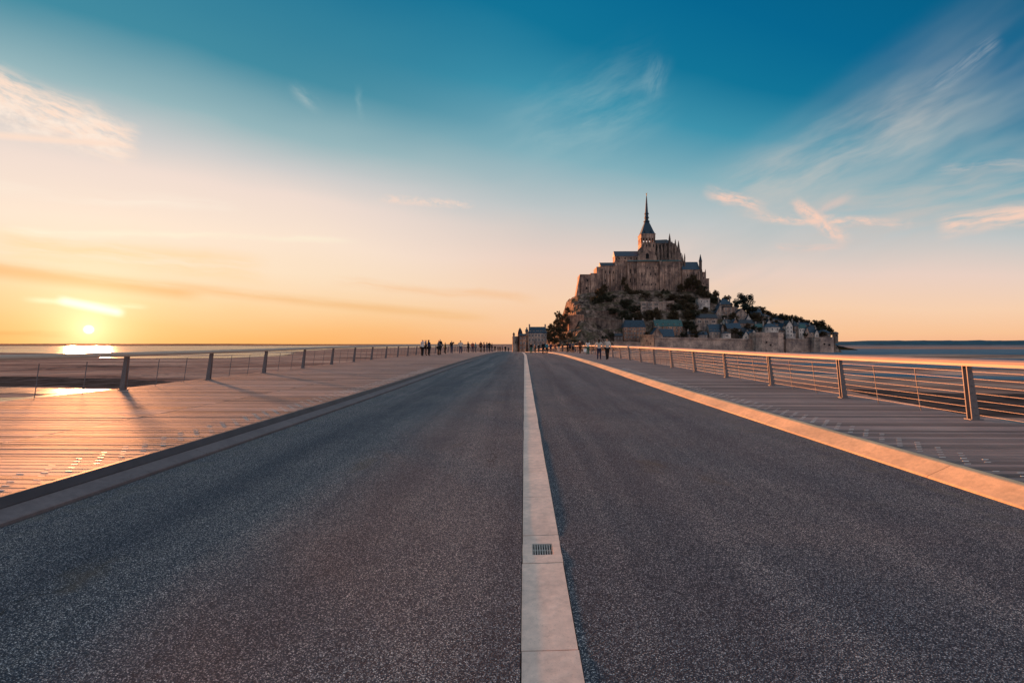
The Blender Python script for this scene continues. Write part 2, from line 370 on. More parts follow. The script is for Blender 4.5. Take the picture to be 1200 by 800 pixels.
m, t, b, P, g, co = new_mat('mount_rock')
zz = t.sep(g.outputs['Normal'])[2]
rk = t.noise(t.scalev(P, 0.22, 0.22, 0.10), 1.0, 7, 0.72)
vor = t.voro(P, 0.35, 'Distance')
rock = t.ramp(rk, [(0.36, (0.022, 0.016, 0.015)), (0.48, (0.12, 0.082, 0.066)), (0.60, (0.29, 0.20, 0.16)), (0.74, (0.46, 0.34, 0.28))])
rock = t.mix(1.0, rock, t.ramp(vor, [(0.2, (1.1, 1.08, 1.05)), (0.9, (0.6, 0.6, 0.6))]), 'MULTIPLY')
gn = t.noise(P, 0.09, 6, 0.7)
grass = t.ramp(t.noise(P, 0.6, 5, 0.7), [(0.3, (0.025, 0.022, 0.012)), (0.7, (0.12, 0.09, 0.05))])
gm = t.m('MULTIPLY', t.mapr(zz, 0.35, 0.75), t.mapr(gn, 0.46, 0.60))
t.put(b.inputs['Base Color'], t.mix(gm, rock, grass)); b.inputs['Roughness'].default_value = 0.95; b.inputs['Specular IOR Level'].default_value = 0.1
t.put(b.inputs['Normal'], t.bump(rk, 1.0, 1.5))
M_ROCK = m

def slate_mat(name, c):
    m, t, b, P, g, co = new_mat(name)
    rows = t.noise(t.scalev(P, 0.8, 0.8, 6), 1.0, 3, 0.6); n = t.noise(P, 0.7, 5, 0.6)
    col = t.mix(1.0, (*c, 1), t.ramp(rows, [(0.3, (0.7, 0.7, 0.7)), (0.7, (1.3, 1.3, 1.3))]), 'MULTIPLY')
    col = t.mix(1.0, col, t.ramp(n, [(0.3, (0.65, 0.68, 0.7)), (0.7, (1.3, 1.25, 1.2))]), 'MULTIPLY')
    t.put(b.inputs['Base Color'], col); b.inputs['Roughness'].default_value = 0.55; b.inputs['Specular IOR Level'].default_value = 0.4
    return m
M_SLATE = slate_mat('blue_slate', (0.018, 0.048, 0.080))
M_SLATE_D = slate_mat('dark_slate', (0.018, 0.026, 0.038))
M_SLATE_G = slate_mat('green_slate', (0.022, 0.085, 0.085))
M_CHIM = flat_mat('chimney_stone', (0.30, 0.24, 0.21), 0.9, 0.3, 1.0)
M_LEAD = flat_mat('weathered_lead', (0.016, 0.042, 0.068), 0.6, 0.25, 1.0)
M_GOLD = flat_mat('gilded_copper', (0.5, 0.36, 0.16), 0.4, 0.1, 5.0, 0.8)
M_FRAMEW = flat_mat('white_window_paint', (0.62, 0.58, 0.55), 0.6, 0.1)
m, t, b, P, g, co = new_mat('window_glass')
b.inputs['Base Color'].default_value = (0.02, 0.025, 0.032, 1); b.inputs['Roughness'].default_value = 0.12
M_GLASS = m
M_OPEN = flat_mat('window_opening', (0.012, 0.011, 0.012), 0.9)
M_WOODDK = flat_mat('dark_timber', (0.07, 0.045, 0.035), 0.8)

def leaf_mat(name, a, c):
    m, t, b, P, g, co = new_mat(name)
    isl = g.outputs['Random Per Island']
    n = t.noise(P, 0.5, 4, 0.6)
    t.put(b.inputs['Base Color'], t.mix(t.m('MULTIPLY', t.m('ADD', isl, n), 0.5), (*a, 1), (*c, 1)))
    b.inputs['Roughness'].default_value = 0.8; b.inputs['Specular IOR Level'].default_value = 0.2
    return m
M_LEAF = leaf_mat('dark_foliage', (0.016, 0.017, 0.010), (0.065, 0.058, 0.032))
M_LEAF2 = leaf_mat('brown_green_foliage', (0.030, 0.021, 0.012), (0.105, 0.070, 0.036))
M_PINE = leaf_mat('pine_needles', (0.010, 0.018, 0.016), (0.035, 0.048, 0.036))
M_BARK = flat_mat('bark', (0.09, 0.065, 0.05), 0.95, 0.35, 4.0)
M_FARWOOD = flat_mat('far_woodland', (0.040, 0.095, 0.125), 0.95, 0.35, 0.01, spec=0.05)  # blue of distant haze put into the woodland colour
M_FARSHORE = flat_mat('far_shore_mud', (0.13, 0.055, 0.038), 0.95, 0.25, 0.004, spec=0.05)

# ---------------------------------------------------------------- mesh helpers
class MB:
    """collects shapes for ONE mesh; each shape remembers its material slot"""
    def __init__(s): s.v = []; s.f = []; s.mi = []
    def add(s, verts, faces, mi=0):
        o = len(s.v); s.v += [tuple(p) for p in verts]
        s.f += [tuple(i + o for i in f) for f in faces]; s.mi += [mi] * len(faces)
    def box(s, x0, x1, y0, y1, z0, z1, mi=0):
        s.add([(x0, y0, z0), (x1, y0, z0), (x1, y1, z0), (x0, y1, z0), (x0, y0, z1), (x1, y0, z1), (x1, y1, z1), (x0, y1, z1)],
              [(0, 3, 2, 1), (4, 5, 6, 7), (0, 1, 5, 4), (1, 2, 6, 5), (2, 3, 7, 6), (3, 0, 4, 7)], mi)
    def prism(s, poly, y0, y1, mi=0):
        """polygon in x,z pushed along y"""
        n = len(poly)
        s.add([(p[0], y0, p[1]) for p in poly] + [(p[0], y1, p[1]) for p in poly],
              [tuple(range(n)), tuple(range(2 * n - 1, n - 1, -1))] + [(i, i + n, (i + 1) % n + n, (i + 1) % n) for i in range(n)], mi)
    def prismx(s, poly, x0, x1, mi=0):
        """polygon in y,z pushed along x"""
        n = len(poly)
        s.add([(x0, p[0], p[1]) for p in poly] + [(x1, p[0], p[1]) for p in poly],
              [tuple(range(n - 1, -1, -1)), tuple(range(n, 2 * n))] + [(i, (i + 1) % n, (i + 1) % n + n, i + n) for i in range(n)], mi)
    def lathe(s, cx, cy, prof, n=16, mi=0, rot=0.0):
        vs = []; fs = []
        for (r, z) in prof:
            for k in range(n):
                a = 2 * math.pi * k / n + rot
                vs.append((cx + r * math.cos(a), cy + r * math.sin(a), z))
        for j in range(len(prof) - 1):
            for k in range(n):
                fs.append((j * n + k, j * n + (k + 1) % n, (j + 1) * n + (k + 1) % n, (j + 1) * n + k))
        fs.append(tuple(range(n - 1, -1, -1))); fs.append(tuple(range((len(prof) - 1) * n, len(prof) * n)))
        s.add(vs, fs, mi)
    def tube(s, pts, rad, n=6, mi=0):
        pts = [Vector(p) for p in pts]
        rads = rad if isinstance(rad, (list, tuple)) else [rad] * len(pts)
        vs = []; fs = []
        for i, p in enumerate(pts):
            d = (pts[min(i + 1, len(pts) - 1)] - pts[max(i - 1, 0)]).normalized()
            up = Vector((0, 0, 1)) if abs(d.z) < 0.9 else Vector((1, 0, 0))
            a = d.cross(up).normalized(); b2 = a.cross(d)
            for k in range(n):
                th = 2 * math.pi * k / n
                vs.append(p + (a * math.cos(th) + b2 * math.sin(th)) * rads[i])
        for j in range(len(pts) - 1):
            for k in range(n):
                fs.append((j * n + k, j * n + (k + 1) % n, (j + 1) * n + (k + 1) % n, (j + 1) * n + k))
        fs.append(tuple(range(n - 1, -1, -1))); fs.append(tuple(range((len(pts) - 1) * n, len(pts) * n)))
        s.add(vs, fs, mi)
    def build(s, name, mats, parent=None, smooth=False):
        me = bpy.data.meshes.new(name); me.from_pydata(s.v, [], s.f)
        if not isinstance(mats, (list, tuple)): mats = [mats]
        for q in mats: me.materials.append(q)
        me.polygons.foreach_set('material_index', s.mi)
        if smooth: me.polygons.foreach_set('use_smooth', [True] * len(me.polygons))
        bm = bmesh.new(); bm.from_mesh(me); bmesh.ops.recalc_face_normals(bm, faces=bm.faces); bm.to_mesh(me); bm.free()
        me.update()
        o = bpy.data.objects.new(name, me); COL.objects.link(o)
        if parent is not None: o.parent = parent
        return o

def tag(o, label=None, cat=None, group=None, kind=None):
    if label: o['label'] = label
    if cat: o['category'] = cat
    if group: o['group'] = group
    if kind: o['kind'] = kind
    return o

def empty(name, loc=(0, 0, 0), rz=0.0):
    o = bpy.data.objects.new(name, None); COL.objects.link(o)
    o.location = loc; o.rotation_euler = (0, 0, rz); o.empty_display_size = 0.5
    return o

def struct(o, label=None, cat=None):
    o['kind'] = 'structure'
    if label: o['label'] = label
    if cat: o['category'] = cat
    return o

def interp(tab, x):
    if x <= tab[0][0]: return tab[0][1]
    if x >= tab[-1][0]: return tab[-1][1]
    for (a, va), (b2, vb) in zip(tab, tab[1:]):
        if a <= x <= b2:
            s_ = (x - a) / (b2 - a); s_ = s_ * s_ * (3 - 2 * s_) if False else s_
            return va + (vb - va) * s_

# ---------------------------------------------------------------- the causeway deck
ZT = [(-12, 0), (5, 0), (12, -0.03), (22, 0.0), (32, 0.09), (45, 0.13), (65, 0.14), (85, 0.03), (110, -0.22), (150, -0.8), (194, -1.5), (270, -2.7), (352, -3.9)]
def zd(Y):
    return sum(interp(ZT, Y + d) for d in (-5, -2.5, 0, 2.5, 5)) / 5 if Y > 4 else 0.0
def xd(Y):
    return 0.0 if Y < 62 else -4.6 * ((Y - 62) / 290.0) ** 1.25
LW, RW = 0.17, 0.14
YEND = 352.0
def stations(y0, y1):
    ys = [y0]; y = y0
    while y < y1:
        y = min(y1, y + (0.5 if y < 20 else 1.0 if y < 60 else 3.0)); ys.append(y)
    return ys

def sweep(mb, prof, y0, y1, mi=0, step=None):
    """profile of (x, z) above the road surface, swept along the deck"""
    ys = stations(y0, y1) if step is None else [y0 + i * (y1 - y0) / step for i in range(step + 1)]
    n = len(prof); vs = []; fs = []
    for y in ys:
        for (x, z) in prof: vs.append((x + xd(y), y, z + zd(y)))
    for j in range(len(ys) - 1):
        for k in range(n):
            fs.append((j * n + k, j * n + (k + 1) % n, (j + 1) * n + (k + 1) % n, (j + 1) * n + k))
    fs.append(tuple(range(n - 1, -1, -1))); fs.append(tuple(range((len(ys) - 1) * n, len(ys) * n)))
    mb.add(vs, fs, mi)

mb = MB(); sweep(mb, [(-4.42, 0.0), (-0.02, 0.0), (-0.02, -0.3), (-4.42, -0.3)], -10, YEND)
sweep(mb, [(0.279, 0.0), (4.69, 0.0), (4.69, -0.3), (0.279, -0.3)], -10, YEND)
struct(mb.build('road', M_ASPH), 'grey asphalt carriageway of the causeway in two lanes', 'road')
mb = MB(); sweep(mb, [(-12.7, 0.02), (-4.72, 0.02), (-4.44, -0.1), (-4.44, -0.302), (4.71, -0.302), (4.71, -0.1), (5.04, 0.0), (8.95, 0.0), (8.95, -0.75), (6.5, -1.3), (-9.5, -1.3), (-12.7, -0.75)], -10, YEND)
struct(mb.build('bridge_deck', concrete('deck_concrete', (0.30, 0.28, 0.27))), 'concrete deck slab carrying the causeway', 'bridge')

# central gutter: precast pieces, top tilted to catch the low sun
gut = MB(); joints = [-10.0]
jy = [0.55, 1.6, 2.61, 3.65, 4.19]
y = -10
while y < 0: joints.append(y); y += 1.05
joints += jy; y = 5.24
while y < YEND: joints.append(y); y += 1.05 if y < 60 else 6.0
joints = sorted(set(joints)); rj = random.Random(3)
for a, c in zip(joints, joints[1:]):
    if c - a < 0.2: continue
    e = 0.005; dx = rj.uniform(-0.003, 0.003); dz = rj.uniform(-0.0015, 0.0015)
    pr = [(-0.015 + dx, -0.008 + dz), (0.03, -0.0065 + dz), (0.06, -0.0055 + dz), (0.14, -0.0025 + dz), (0.22, 0.0012 + dz), (0.25, 0.0028 + dz), (0.274 + dx, 0.004 + dz), (0.274 + dx, -0.2), (-0.015 + dx, -0.2)]
    if a < 3.85 < c:       # piece holding the grate: leave its hole
        sweep(gut, pr, a + e, 3.79, step=1); sweep(gut, pr, 4.01, c - e, step=1)
        sweep(gut, [(-0.015, -0.008), (0.03, -0.0065), (0.06, -0.0055), (0.06, -0.2), (-0.015, -0.2)], 3.79, 4.01, step=1)
        sweep(gut, [(0.215, 0.001), (0.25, 0.0028), (0.274, 0.004), (0.274, -0.2), (0.215, -0.2)], 3.79, 4.01, step=1)
    else:
        sweep(gut, pr, a + e, c - e, step=1 if c - a < 2 else 3)
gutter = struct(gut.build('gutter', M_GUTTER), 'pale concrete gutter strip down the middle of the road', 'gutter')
mb = MB(); sweep(mb, [(-0.019, -0.03), (0.278, -0.03), (0.278, -0.29), (-0.019, -0.29)], -10, YEND)
mb.build('gutter_bed', M_DARKGAP, gutter)
mb = MB()
mb.box(0.062, 0.213, 3.79, 3.80, -0.03, -0.008); mb.box(0.062, 0.213, 4.0, 4.01, -0.03, -0.008)
mb.box(0.062, 0.068, 3.80, 4.0, -0.03, -0.008); mb.box(0.207, 0.213, 3.80, 4.0, -0.03, -0.008)
for k in range(7): mb.box(0.077 + k * 0.0185, 0.086 + k * 0.0185, 3.80, 4.0, -0.028, -0.010)
mb.box(0.068, 0.207, 3.895, 3.905, -0.03, -0.012)
mb.build('drain_grate', flat_mat('worn_grate_iron', (0.42, 0.36, 0.32), 0.5, 0.2, 60, 0.3), gutter)

# kerbs in lengths with open joints
def kerb(name, prof, joints, label, mat):
    mb = MB()
    for a, c in zip(joints, joints[1:]): sweep(mb, prof, a + 0.005, c - 0.005, step=max(1, int((c - a) / 2)))
    return struct(mb.build(name, mat), label, 'kerb')
def jl(y0, st): return [y0 + st * i for i in range(int((YEND - y0) / st) + 1)]
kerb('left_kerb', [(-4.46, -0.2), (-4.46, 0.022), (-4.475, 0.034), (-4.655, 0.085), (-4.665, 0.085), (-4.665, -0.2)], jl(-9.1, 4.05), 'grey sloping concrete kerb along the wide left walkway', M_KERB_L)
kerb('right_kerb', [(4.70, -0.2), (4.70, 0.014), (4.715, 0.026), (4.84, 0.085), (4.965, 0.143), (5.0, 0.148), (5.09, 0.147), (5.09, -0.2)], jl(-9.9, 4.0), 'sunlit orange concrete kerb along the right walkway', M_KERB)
mb = MB(); sweep(mb, [(-4.667, -0.1), (-4.667, 0.094), (-4.712, 0.171), (-4.728, 0.176), (-4.775, 0.176), (-4.775, -0.1)], -10, YEND)
struct(mb.build('edge_beam', flat_mat('dark_edge_steel', (0.055, 0.045, 0.05), 0.6, 0.25, 3.0)), 'dark steel edge beam between the left kerb and the wide walkway', 'edge beam')
mb = MB(); sweep(mb, [(-4.458, -0.04), (-4.422, -0.04), (-4.422, -0.09), (-4.458, -0.09)], -10, YEND)  # near-black filler strip puts the gap's shadow into colour
sweep(mb, [(4.691, -0.03), (4.698, -0.03), (4.698, -0.09), (4.691, -0.09)], -10, YEND)
struct(mb.build('joint', M_DARKGAP), 'dark open joint between asphalt and kerbs', 'joint')

# walkways of transverse boards
def walkway(name, x0, x1, h, label, splits):
    mb = MB(); y = -9.0; rr = random.Random(11 if x0 < 0 else 12)
    xs = [x0] + splits + [x1]
    while y < YEND - 1:
        w = 0.138 if y < 75 else 1.2
        for a, c in zip(xs, xs[1:]):
            if y < 75:
                dz = rr.uniform(-0.002, 0.002); z = zd(y) + h + dz; e = 0.005; q = xd(y)
                x0_, x1_ = a + 0.003 + q, c - 0.003 + q
                r_ = 0.006
                mb.add([(x0_, y, z - 0.03), (x1_, y, z - 0.03), (x1_, y + w, z - 0.03), (x0_, y + w, z - 0.03),
                        (x0_, y, z - r_), (x1_, y, z - r_), (x1_, y + r_, z), (x0_, y + r_, z), (x1_, y + w - r_, z), (x0_, y + w - r_, z), (x1_, y + w, z - r_), (x0_, y + w, z - r_)],
                       [(0, 1, 5, 4), (4, 5, 6, 7), (7, 6, 8, 9), (9, 8, 10, 11), (11, 10, 2, 3), (0, 4, 7, 9, 11, 3), (1, 2, 10, 8, 6, 5)])
            else:
                q = xd(y); q2 = xd(y + w); z = zd(y) + h; z2 = zd(y + w) + h
                mb.add([(a + q, y, z - 0.03), (c + q, y, z - 0.03), (c + q2, y + w, z2 - 0.03), (a + q2, y + w, z2 - 0.03), (a + q, y, z), (c + q, y, z), (c + q2, y + w, z2), (a + q2, y + w, z2)],
                       [(4, 5, 6, 7), (0, 1, 5, 4), (1, 2, 6, 5), (3, 0, 4, 7), (2, 3, 7, 6)])
        y += w + (0.014 if y < 75 else 0.0)
    return struct(mb.build(name, M_BOARD), label, 'walkway')
lwalk = walkway('left_walkway', -12.75, -4.78, LW, 'wide boarded walkway on the left side of the road', [-7.35])
rwalk = walkway('right_walkway', 5.10, 8.95, RW, 'boarded walkway on the right side of the road', [])
# slip-resistant studs set diagonally into the boards beside the kerb
def stud_row(sgn, x, y, h, walk):
    mb = MB()
    for k in range(5):
        cx = sgn * (x + 0.105 * k); cy = y + 0.152 * k; z = zd(cy) + h
        mb.prismx([(cy - 0.008, z - 0.002), (cy + 0.008, z - 0.002), (cy + 0.005, z + 0.002), (cy - 0.005, z + 0.002)], cx - 0.036, cx + 0.036)
    return mb.build('stud_row', M_STUD, walk)
for i in range(72):
    stud_row(-1, 4.98, 2.2 + 0.365 * i, LW, lwalk)
    stud_row(1, 5.26, 2.2 + 0.365 * i, RW, rwalk)

# ---------------------------------------------------------------- railings
def railing(sgn, X, h, ys, ybal, label):
    """posts of twin steel plates leaning inwards, thin balusters with bent feet, seven wires, broad handrail"""
    root = empty('railing', (sgn * X, 0, h))
    tag(root, label, 'railing')
    def wp(u, y, z): return (xd(y) - sgn * u, y, zd(y) + z)       # u = distance leaned towards the road
    H = 1.06
    for y in ys:
        mb = MB()
        for o in (-0.05, 0.05):
            pts = []
            for (u, z, wdt) in ((0.0, -0.05, 0.075), (0.14, H, 0.045)):
                for (du, dy) in ((-wdt, -0.010), (wdt, -0.010), (wdt, 0.010), (-wdt, 0.010)):
                    pts.append(wp(u + du, y + o + dy, z))
            mb.add(pts, [(0, 1, 2, 3), (4, 5, 6, 7), (0, 1, 5, 4), (1, 2, 6, 5), (2, 3, 7, 6), (3, 0, 4, 7)])
        for z in (0.12, 0.55, 0.98):
            u = 0.14 * z / H; mb.tube([wp(u, y - 0.05, z), wp(u, y + 0.05, z)], 0.016, 6)
        mb.box(wp(0, y, 0)[0] - 0.12, wp(0, y, 0)[0] + 0.12, y - 0.08, y + 0.08, zd(y) + 0.002, zd(y) + 0.016)
        mb.build('post', M_STEEL, root)
    for y0, y1 in zip(ys, ys[1:]):
        if y0 > ybal: break
        for s_ in (1 / 3, 2 / 3):
            y = y0 + (y1 - y0) * s_; mb = MB()
            mb.tube([wp(-0.16, y, -0.10), wp(-0.10, y, -0.06), wp(-0.02, y, 0.0), wp(0.0, y, 0.07), wp(0.06, y, 0.5), wp(0.115, y, 0.90)], 0.011, 6)
            mb.build('baluster', M_STEEL, root)
    yy = [v for v in stations(ys[0], ys[-1]) ]
    for k in range(7):
        z = 0.10 + k * 0.135; u = 0.14 * z / H; mb = MB()
        mb.tube([wp(u, y, z) for y in yy], 0.0042, 5); mb.build('wire', M_WIRE, root)
    # handrail: broad tilted oak board
    prof = [(0.06, H - 0.01), (0.235, H - 0.045), (0.242, H + 0.005), (0.20, H + 0.055), (0.07, H + 0.085), (0.05, H + 0.05)]
    mb = MB(); n = len(prof); vs = []; fs = []
    for y in yy:
        for (u, z) in prof: vs.append(wp(u, y, z))
    for j in range(len(yy) - 1):
        for k in range(n): fs.append((j * n + k, j * n + (k + 1) % n, (j + 1) * n + (k + 1) % n, (j + 1) * n + k))
    fs.append(tuple(range(n - 1, -1, -1))); fs.append(tuple(range((len(yy) - 1) * n, len(yy) * n)))
    mb.add(vs, fs); mb.build('handrail', M_RAIL, root)
    return root
rs = 3.93; ls = 4.24
railing(1, 8.5, RW, [9.9 + rs * i for i in range(-5, 62)], 150, 'steel wire railing with sunlit orange handrail on the right walkway')
railing(-1, 12.3, LW, [15.4 + ls * i for i in range(-6, 56)], 150, 'steel wire railing with dark handrail on the wide left walkway')

# ---------------------------------------------------------------- the bay
mb = MB(); S = 45000
mb.add([(-S, -3000, GZ), (S, -3000, GZ), (S, S, GZ), (-S, S, GZ)], [(0, 1, 2, 3)])
struct(mb.build('ground', M_SAND), 'brown tidal sand and mud flats of the bay', 'tidal flat')

def patch(name, pts, mat, z, label, cat, rough=0.02, seed=1):
    """irregular flat sheet on the bay; its outline points are given where they lie on the ground"""
    P2 = [on_ground(px, py) for px, py in pts]
    out = []
    n = len(P2)
    for i in range(n):
        a, c = P2[i], P2[(i + 1) % n]; L = (c - a).length
        k = 14
        nrm = Vector((-(c - a).y, (c - a).x, 0)).normalized()
        for j in range(k):
            s_ = j / k; p = a.lerp(c, s_)
            # keep noise small compared with distance from the eye
            amp = min(L * 0.05, p.y * rough * 1.0)
            d = mnoise.noise(Vector((i * 3.1 + seed, s_ * 4.0, seed * 1.7))) + 0.5 * mnoise.noise(Vector((i * 3.1 + seed, s_ * 11.0, seed)))
            out.append(p + nrm * d * amp)
    tri = tessellate_polygon([out])
    mb = MB(); mb.add([(p.x, p.y, z) for p in out], [tuple(t_) for t_ in tri])
    return struct(mb.build(name, mat), label, cat)
patch('water', [(-500, 405.7), (-100, 405.5), (250, 405.2), (560, 404.9), (520, 406.5), (400, 408.5), (352, 411), (335, 416.5), (270, 419.3), (180, 420.6), (100, 418.6), (18, 418.2), (30, 416.0), (70, 414.2), (0, 413.2), (-500, 413.6)], M_WATER_CALM, GZ + 0.06, 'bright calm water under the low sun on the left', 'water', seed=2)
patch('pool', [(-420, 456), (-100, 454.3), (0, 453.6), (60, 455.0), (120, 456.0), (162, 457.3), (120, 460.5), (60, 468), (0, 478), (-200, 512), (-420, 520), (-420, 474), (-120, 468), (0, 466.5), (40, 464), (62, 462), (30, 460.6), (-60, 461), (-420, 466)], M_WATER_CALM, GZ + 0.03, 'bright pool on the mud below the left walkway', 'water', seed=5)
patch('dark_mud', [(-420, 439), (-60, 440.5), (60, 441.5), (160, 445), (230, 449), (170, 456.5), (60, 452.5), (-420, 453)], M_MUD, GZ + 0.012, 'band of dark wet mud beyond the left railing', 'mud', seed=6)
patch('sea', [(700, 409.3), (985, 408.6), (1150, 408.9), (1800, 408.4), (1800, 415), (1300, 416.5), (1100, 414.8), (985, 415.6), (880, 414.0), (700, 413)], M_WATER_SEA, GZ + 0.06, 'blue band of water beyond the right handrail', 'water', seed=7)
patch('far_sea', [(985, 405.2), (1900, 405.0), (1900, 406.1), (1200, 406.4), (985, 406.0)], M_WATER_SEA, GZ + 0.06, 'thin strip of water before the far coast', 'water', seed=8)
patch('channel', [(830, 424.0), (980, 426.0), (1130, 427.5), (1400, 429), (1500, 436), (1250, 434), (1080, 430.6), (940, 428.2)], M_WATER_SEA, GZ + 0.05, 'shallow blue channel across the sand behind the right railing', 'water', seed=9)
patch('channel', [(760, 417.5), (900, 418.8), (1100, 420), (1500, 421), (1500, 423.5), (1150, 422.4), (950, 420.6)], M_WATER_SEA, GZ + 0.05, 'thin blue channel just below the right handrail', 'water', seed=13)
patch('channel', [(860, 433), (1000, 437), (1180, 441), (1500, 446), (1500, 451), (1200, 445.5), (1030, 441)], M_WATER_SEA, GZ + 0.05, 'thin blue channel halfway down the right railing wires', 'water', seed=14)
patch('seaweed_bed', [(985, 455), (1060, 458), (1120, 461), (1200, 461.5), (1500, 466), (1500, 500), (1300, 496), (1200, 490), (1130, 486), (1085, 476), (1020, 464)], M_MUD, GZ + 0.012, 'dark seaweed covered mud behind the right railing', 'mud', seed=10)
patch('wet_mud', [(1010, 470), (1085, 480), (1140, 490), (1200, 493), (1500, 505), (1600, 560), (1200, 540), (1040, 505)], M_ALGAE, GZ + 0.03, 'smooth green grey mud below the right walkway', 'mud', seed=11)

# low far shores
def shore(name, px0, px1, Y0, Y1, zt, mat, label, cat, n=160, amp=0.3, seed=0):
    mb = MB(); rows = 6; vs = []; fs = []
    x0 = (px0 - 614.5) / F * Y0; x1 = (px1 - 614.5) / F * Y0
    for j in range(rows):
        s_ = j / (rows - 1); Y = Y0 + (Y1 - Y0) * s_
        for i in range(n + 1):
            q = i / n; X = x0 + (x1 - x0) * q
            e = min(1, q * 9, (1 - q) * 9) ** 0.6
            hgt = zt(q) * math.sin(math.pi * min(1, s_ * 1.35 + 0.02) * 0.72) * e
            hgt *= 1 + amp * (mnoise.noise(Vector((X * 0.02, Y * 0.01, seed))) + 0.6 * mnoise.noise(Vector((X * 0.08, Y * 0.02, seed))))
            vs.append((X, Y, GZ - 0.2 + (0 if j == 0 else max(0, hgt))))
    for j in range(rows - 1):
        for i in range(n): fs.append((j * (n + 1) + i, j * (n + 1) + i + 1, (j + 1) * (n + 1) + i + 1, (j + 1) * (n + 1) + i))
    mb.add(vs, fs)
    return struct(mb.build(name, mat), label, cat)
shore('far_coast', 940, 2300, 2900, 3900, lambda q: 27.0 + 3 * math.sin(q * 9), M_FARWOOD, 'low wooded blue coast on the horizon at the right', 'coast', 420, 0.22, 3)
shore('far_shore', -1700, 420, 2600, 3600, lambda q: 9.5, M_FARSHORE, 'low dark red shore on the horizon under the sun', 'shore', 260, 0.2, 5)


# ---------------------------------------------------------------- the rock of the mount
RIDGE = [(618, 413, 470), (632, 412, 480), (640, 403, 485), (646, 394, 490), (652, 387, 495), (658, 379, 500), (664, 368, 505), (669, 353, 510), (676, 346, 512), (692, 343, 512), (760, 340, 512), (830, 343, 512), (840, 350, 505),
         (852, 357, 496), (866, 366, 486), (885, 376, 476), (900, 383, 468), (930, 389, 460), (955, 394, 452), (968, 398, 444), (977, 406, 440), (983, 420, 438)]
RX = [((px - 614.5) / F * Y, EYE + (403 - py) / F * Y) for px, py, Y in RIDGE]
RYT = [((px - 614.5) / F * Y, Y) for px, py, Y in RIDGE]
FT = [(618, 372, -4.4), (650, 372, -4.2), (668, 380, -3.5), (690, 398, -3.0), (720, 420, -2.5), (752, 426, -1.5), (770, 428, 2.0), (955, 432, 1.5), (968, 434, -3), (976, 436, -8)]
FY = [((px - 614.5) / F * Y, Y) for px, Y, z in FT]
FZ = [((px - 614.5) / F * Y, z) for px, Y, z in FT]
def mount_h(X, Y):
    y0 = interp(FY, X); h0 = interp(FZ, X); h1 = interp(RX, X); ry = interp(RYT, X)
    if Y < y0: return -7.5
    if Y <= ry:
        s_ = max(0.0, (Y - y0) / (ry - y0))
        e = interp([(3, 0.8), (42, 0.75), (65, 0.85), (300, 0.85)], X)
        h = h0 + (h1 - h0) * s_ ** e
        return h + 1.6 * math.sin(h / 9.0 * 2 * math.pi) * (1 if 0.05 < s_ < 0.95 else 0)
    s_ = min(1, (Y - ry - 60) / 130.0) if Y > ry + 60 else 0
    return h1 + (-9 - h1) * s_ ** 1.3 if s_ > 0 else h1 + 1.5 * min(1, (Y - ry) / 40)
mb = MB(); nx, ny = 260, 150
X0, X1, Y0_, Y1_ = 2.0, 290.0, 364.0, 700.0
vs = []; fs = []
for j in range(ny + 1):
    Y = Y0_ + (Y1_ - Y0_) * (j / ny) ** 1.15
    for i in range(nx + 1):
        X = X0 + (X1 - X0) * i / nx
        h = mount_h(X, Y)
        u = 614.5 + X / 512.0 * F if X < 190 else 614.5 + X / 450.0 * F
        crag = interp([(630, 1.0), (740, 1.0), (790, 0.35), (960, 0.35), (990, 0.2)], u)
        if h > -6:
            nn = mnoise.fractal(Vector((X * 0.06, Y * 0.06, h * 0.05)), 0.8, 2.1, 5) * 3.2 + (1 - abs(mnoise.noise(Vector((X * 0.11, Y * 0.05, h * 0.04))))) * 1.8 - 1.2
            fade = 0.35 if (Y > 500 and 672 < u < 832) else 1.0
            h += nn * crag * fade
        vs.append((X, Y, h))
for j in range(ny):
    for i in range(nx): fs.append((j * (nx + 1) + i, j * (nx + 1) + i + 1, (j + 1) * (nx + 1) + i + 1, (j + 1) * (nx + 1) + i))
mb.add(vs, fs)
struct(mb.build('rocky_mount', M_ROCK), 'steep granite rock of the island with dark scrub', 'rock')
from mathutils.bvhtree import BVHTree
BV = BVHTree.FromPolygons([Vector(v) for v in vs], fs)
def ground_z(X, Y):
    hit = BV.ray_cast(Vector((X, Y, 400)), Vector((0, 0, -1)))
    return max(hit[0].z if hit[0] else GZ, GZ)
# forecourt at the end of the causeway
mb = MB(); mb.add([(-30, 350.5, -3.93), (20, 350.5, -3.93), (60, 362, -3.95), (110, 392, -3.95), (40, 420, -3.95), (-34, 420, -3.95), (-30, 350.5, -7), (20, 350.5, -7), (60, 362, -7), (110, 392, -7), (40, 420, -7), (-34, 420, -7)],
                  [(0, 1, 2, 3, 4, 5), (0, 6, 7, 1), (1, 7, 8, 2), (2, 8, 9, 3), (3, 9, 10, 4), (4, 10, 11, 5), (5, 11, 6, 0)])
struct(mb.build('forecourt', concrete('forecourt_paving', (0.30, 0.26, 0.24))), 'paved forecourt before the town gate', 'pavement')
rr = random.Random(21)

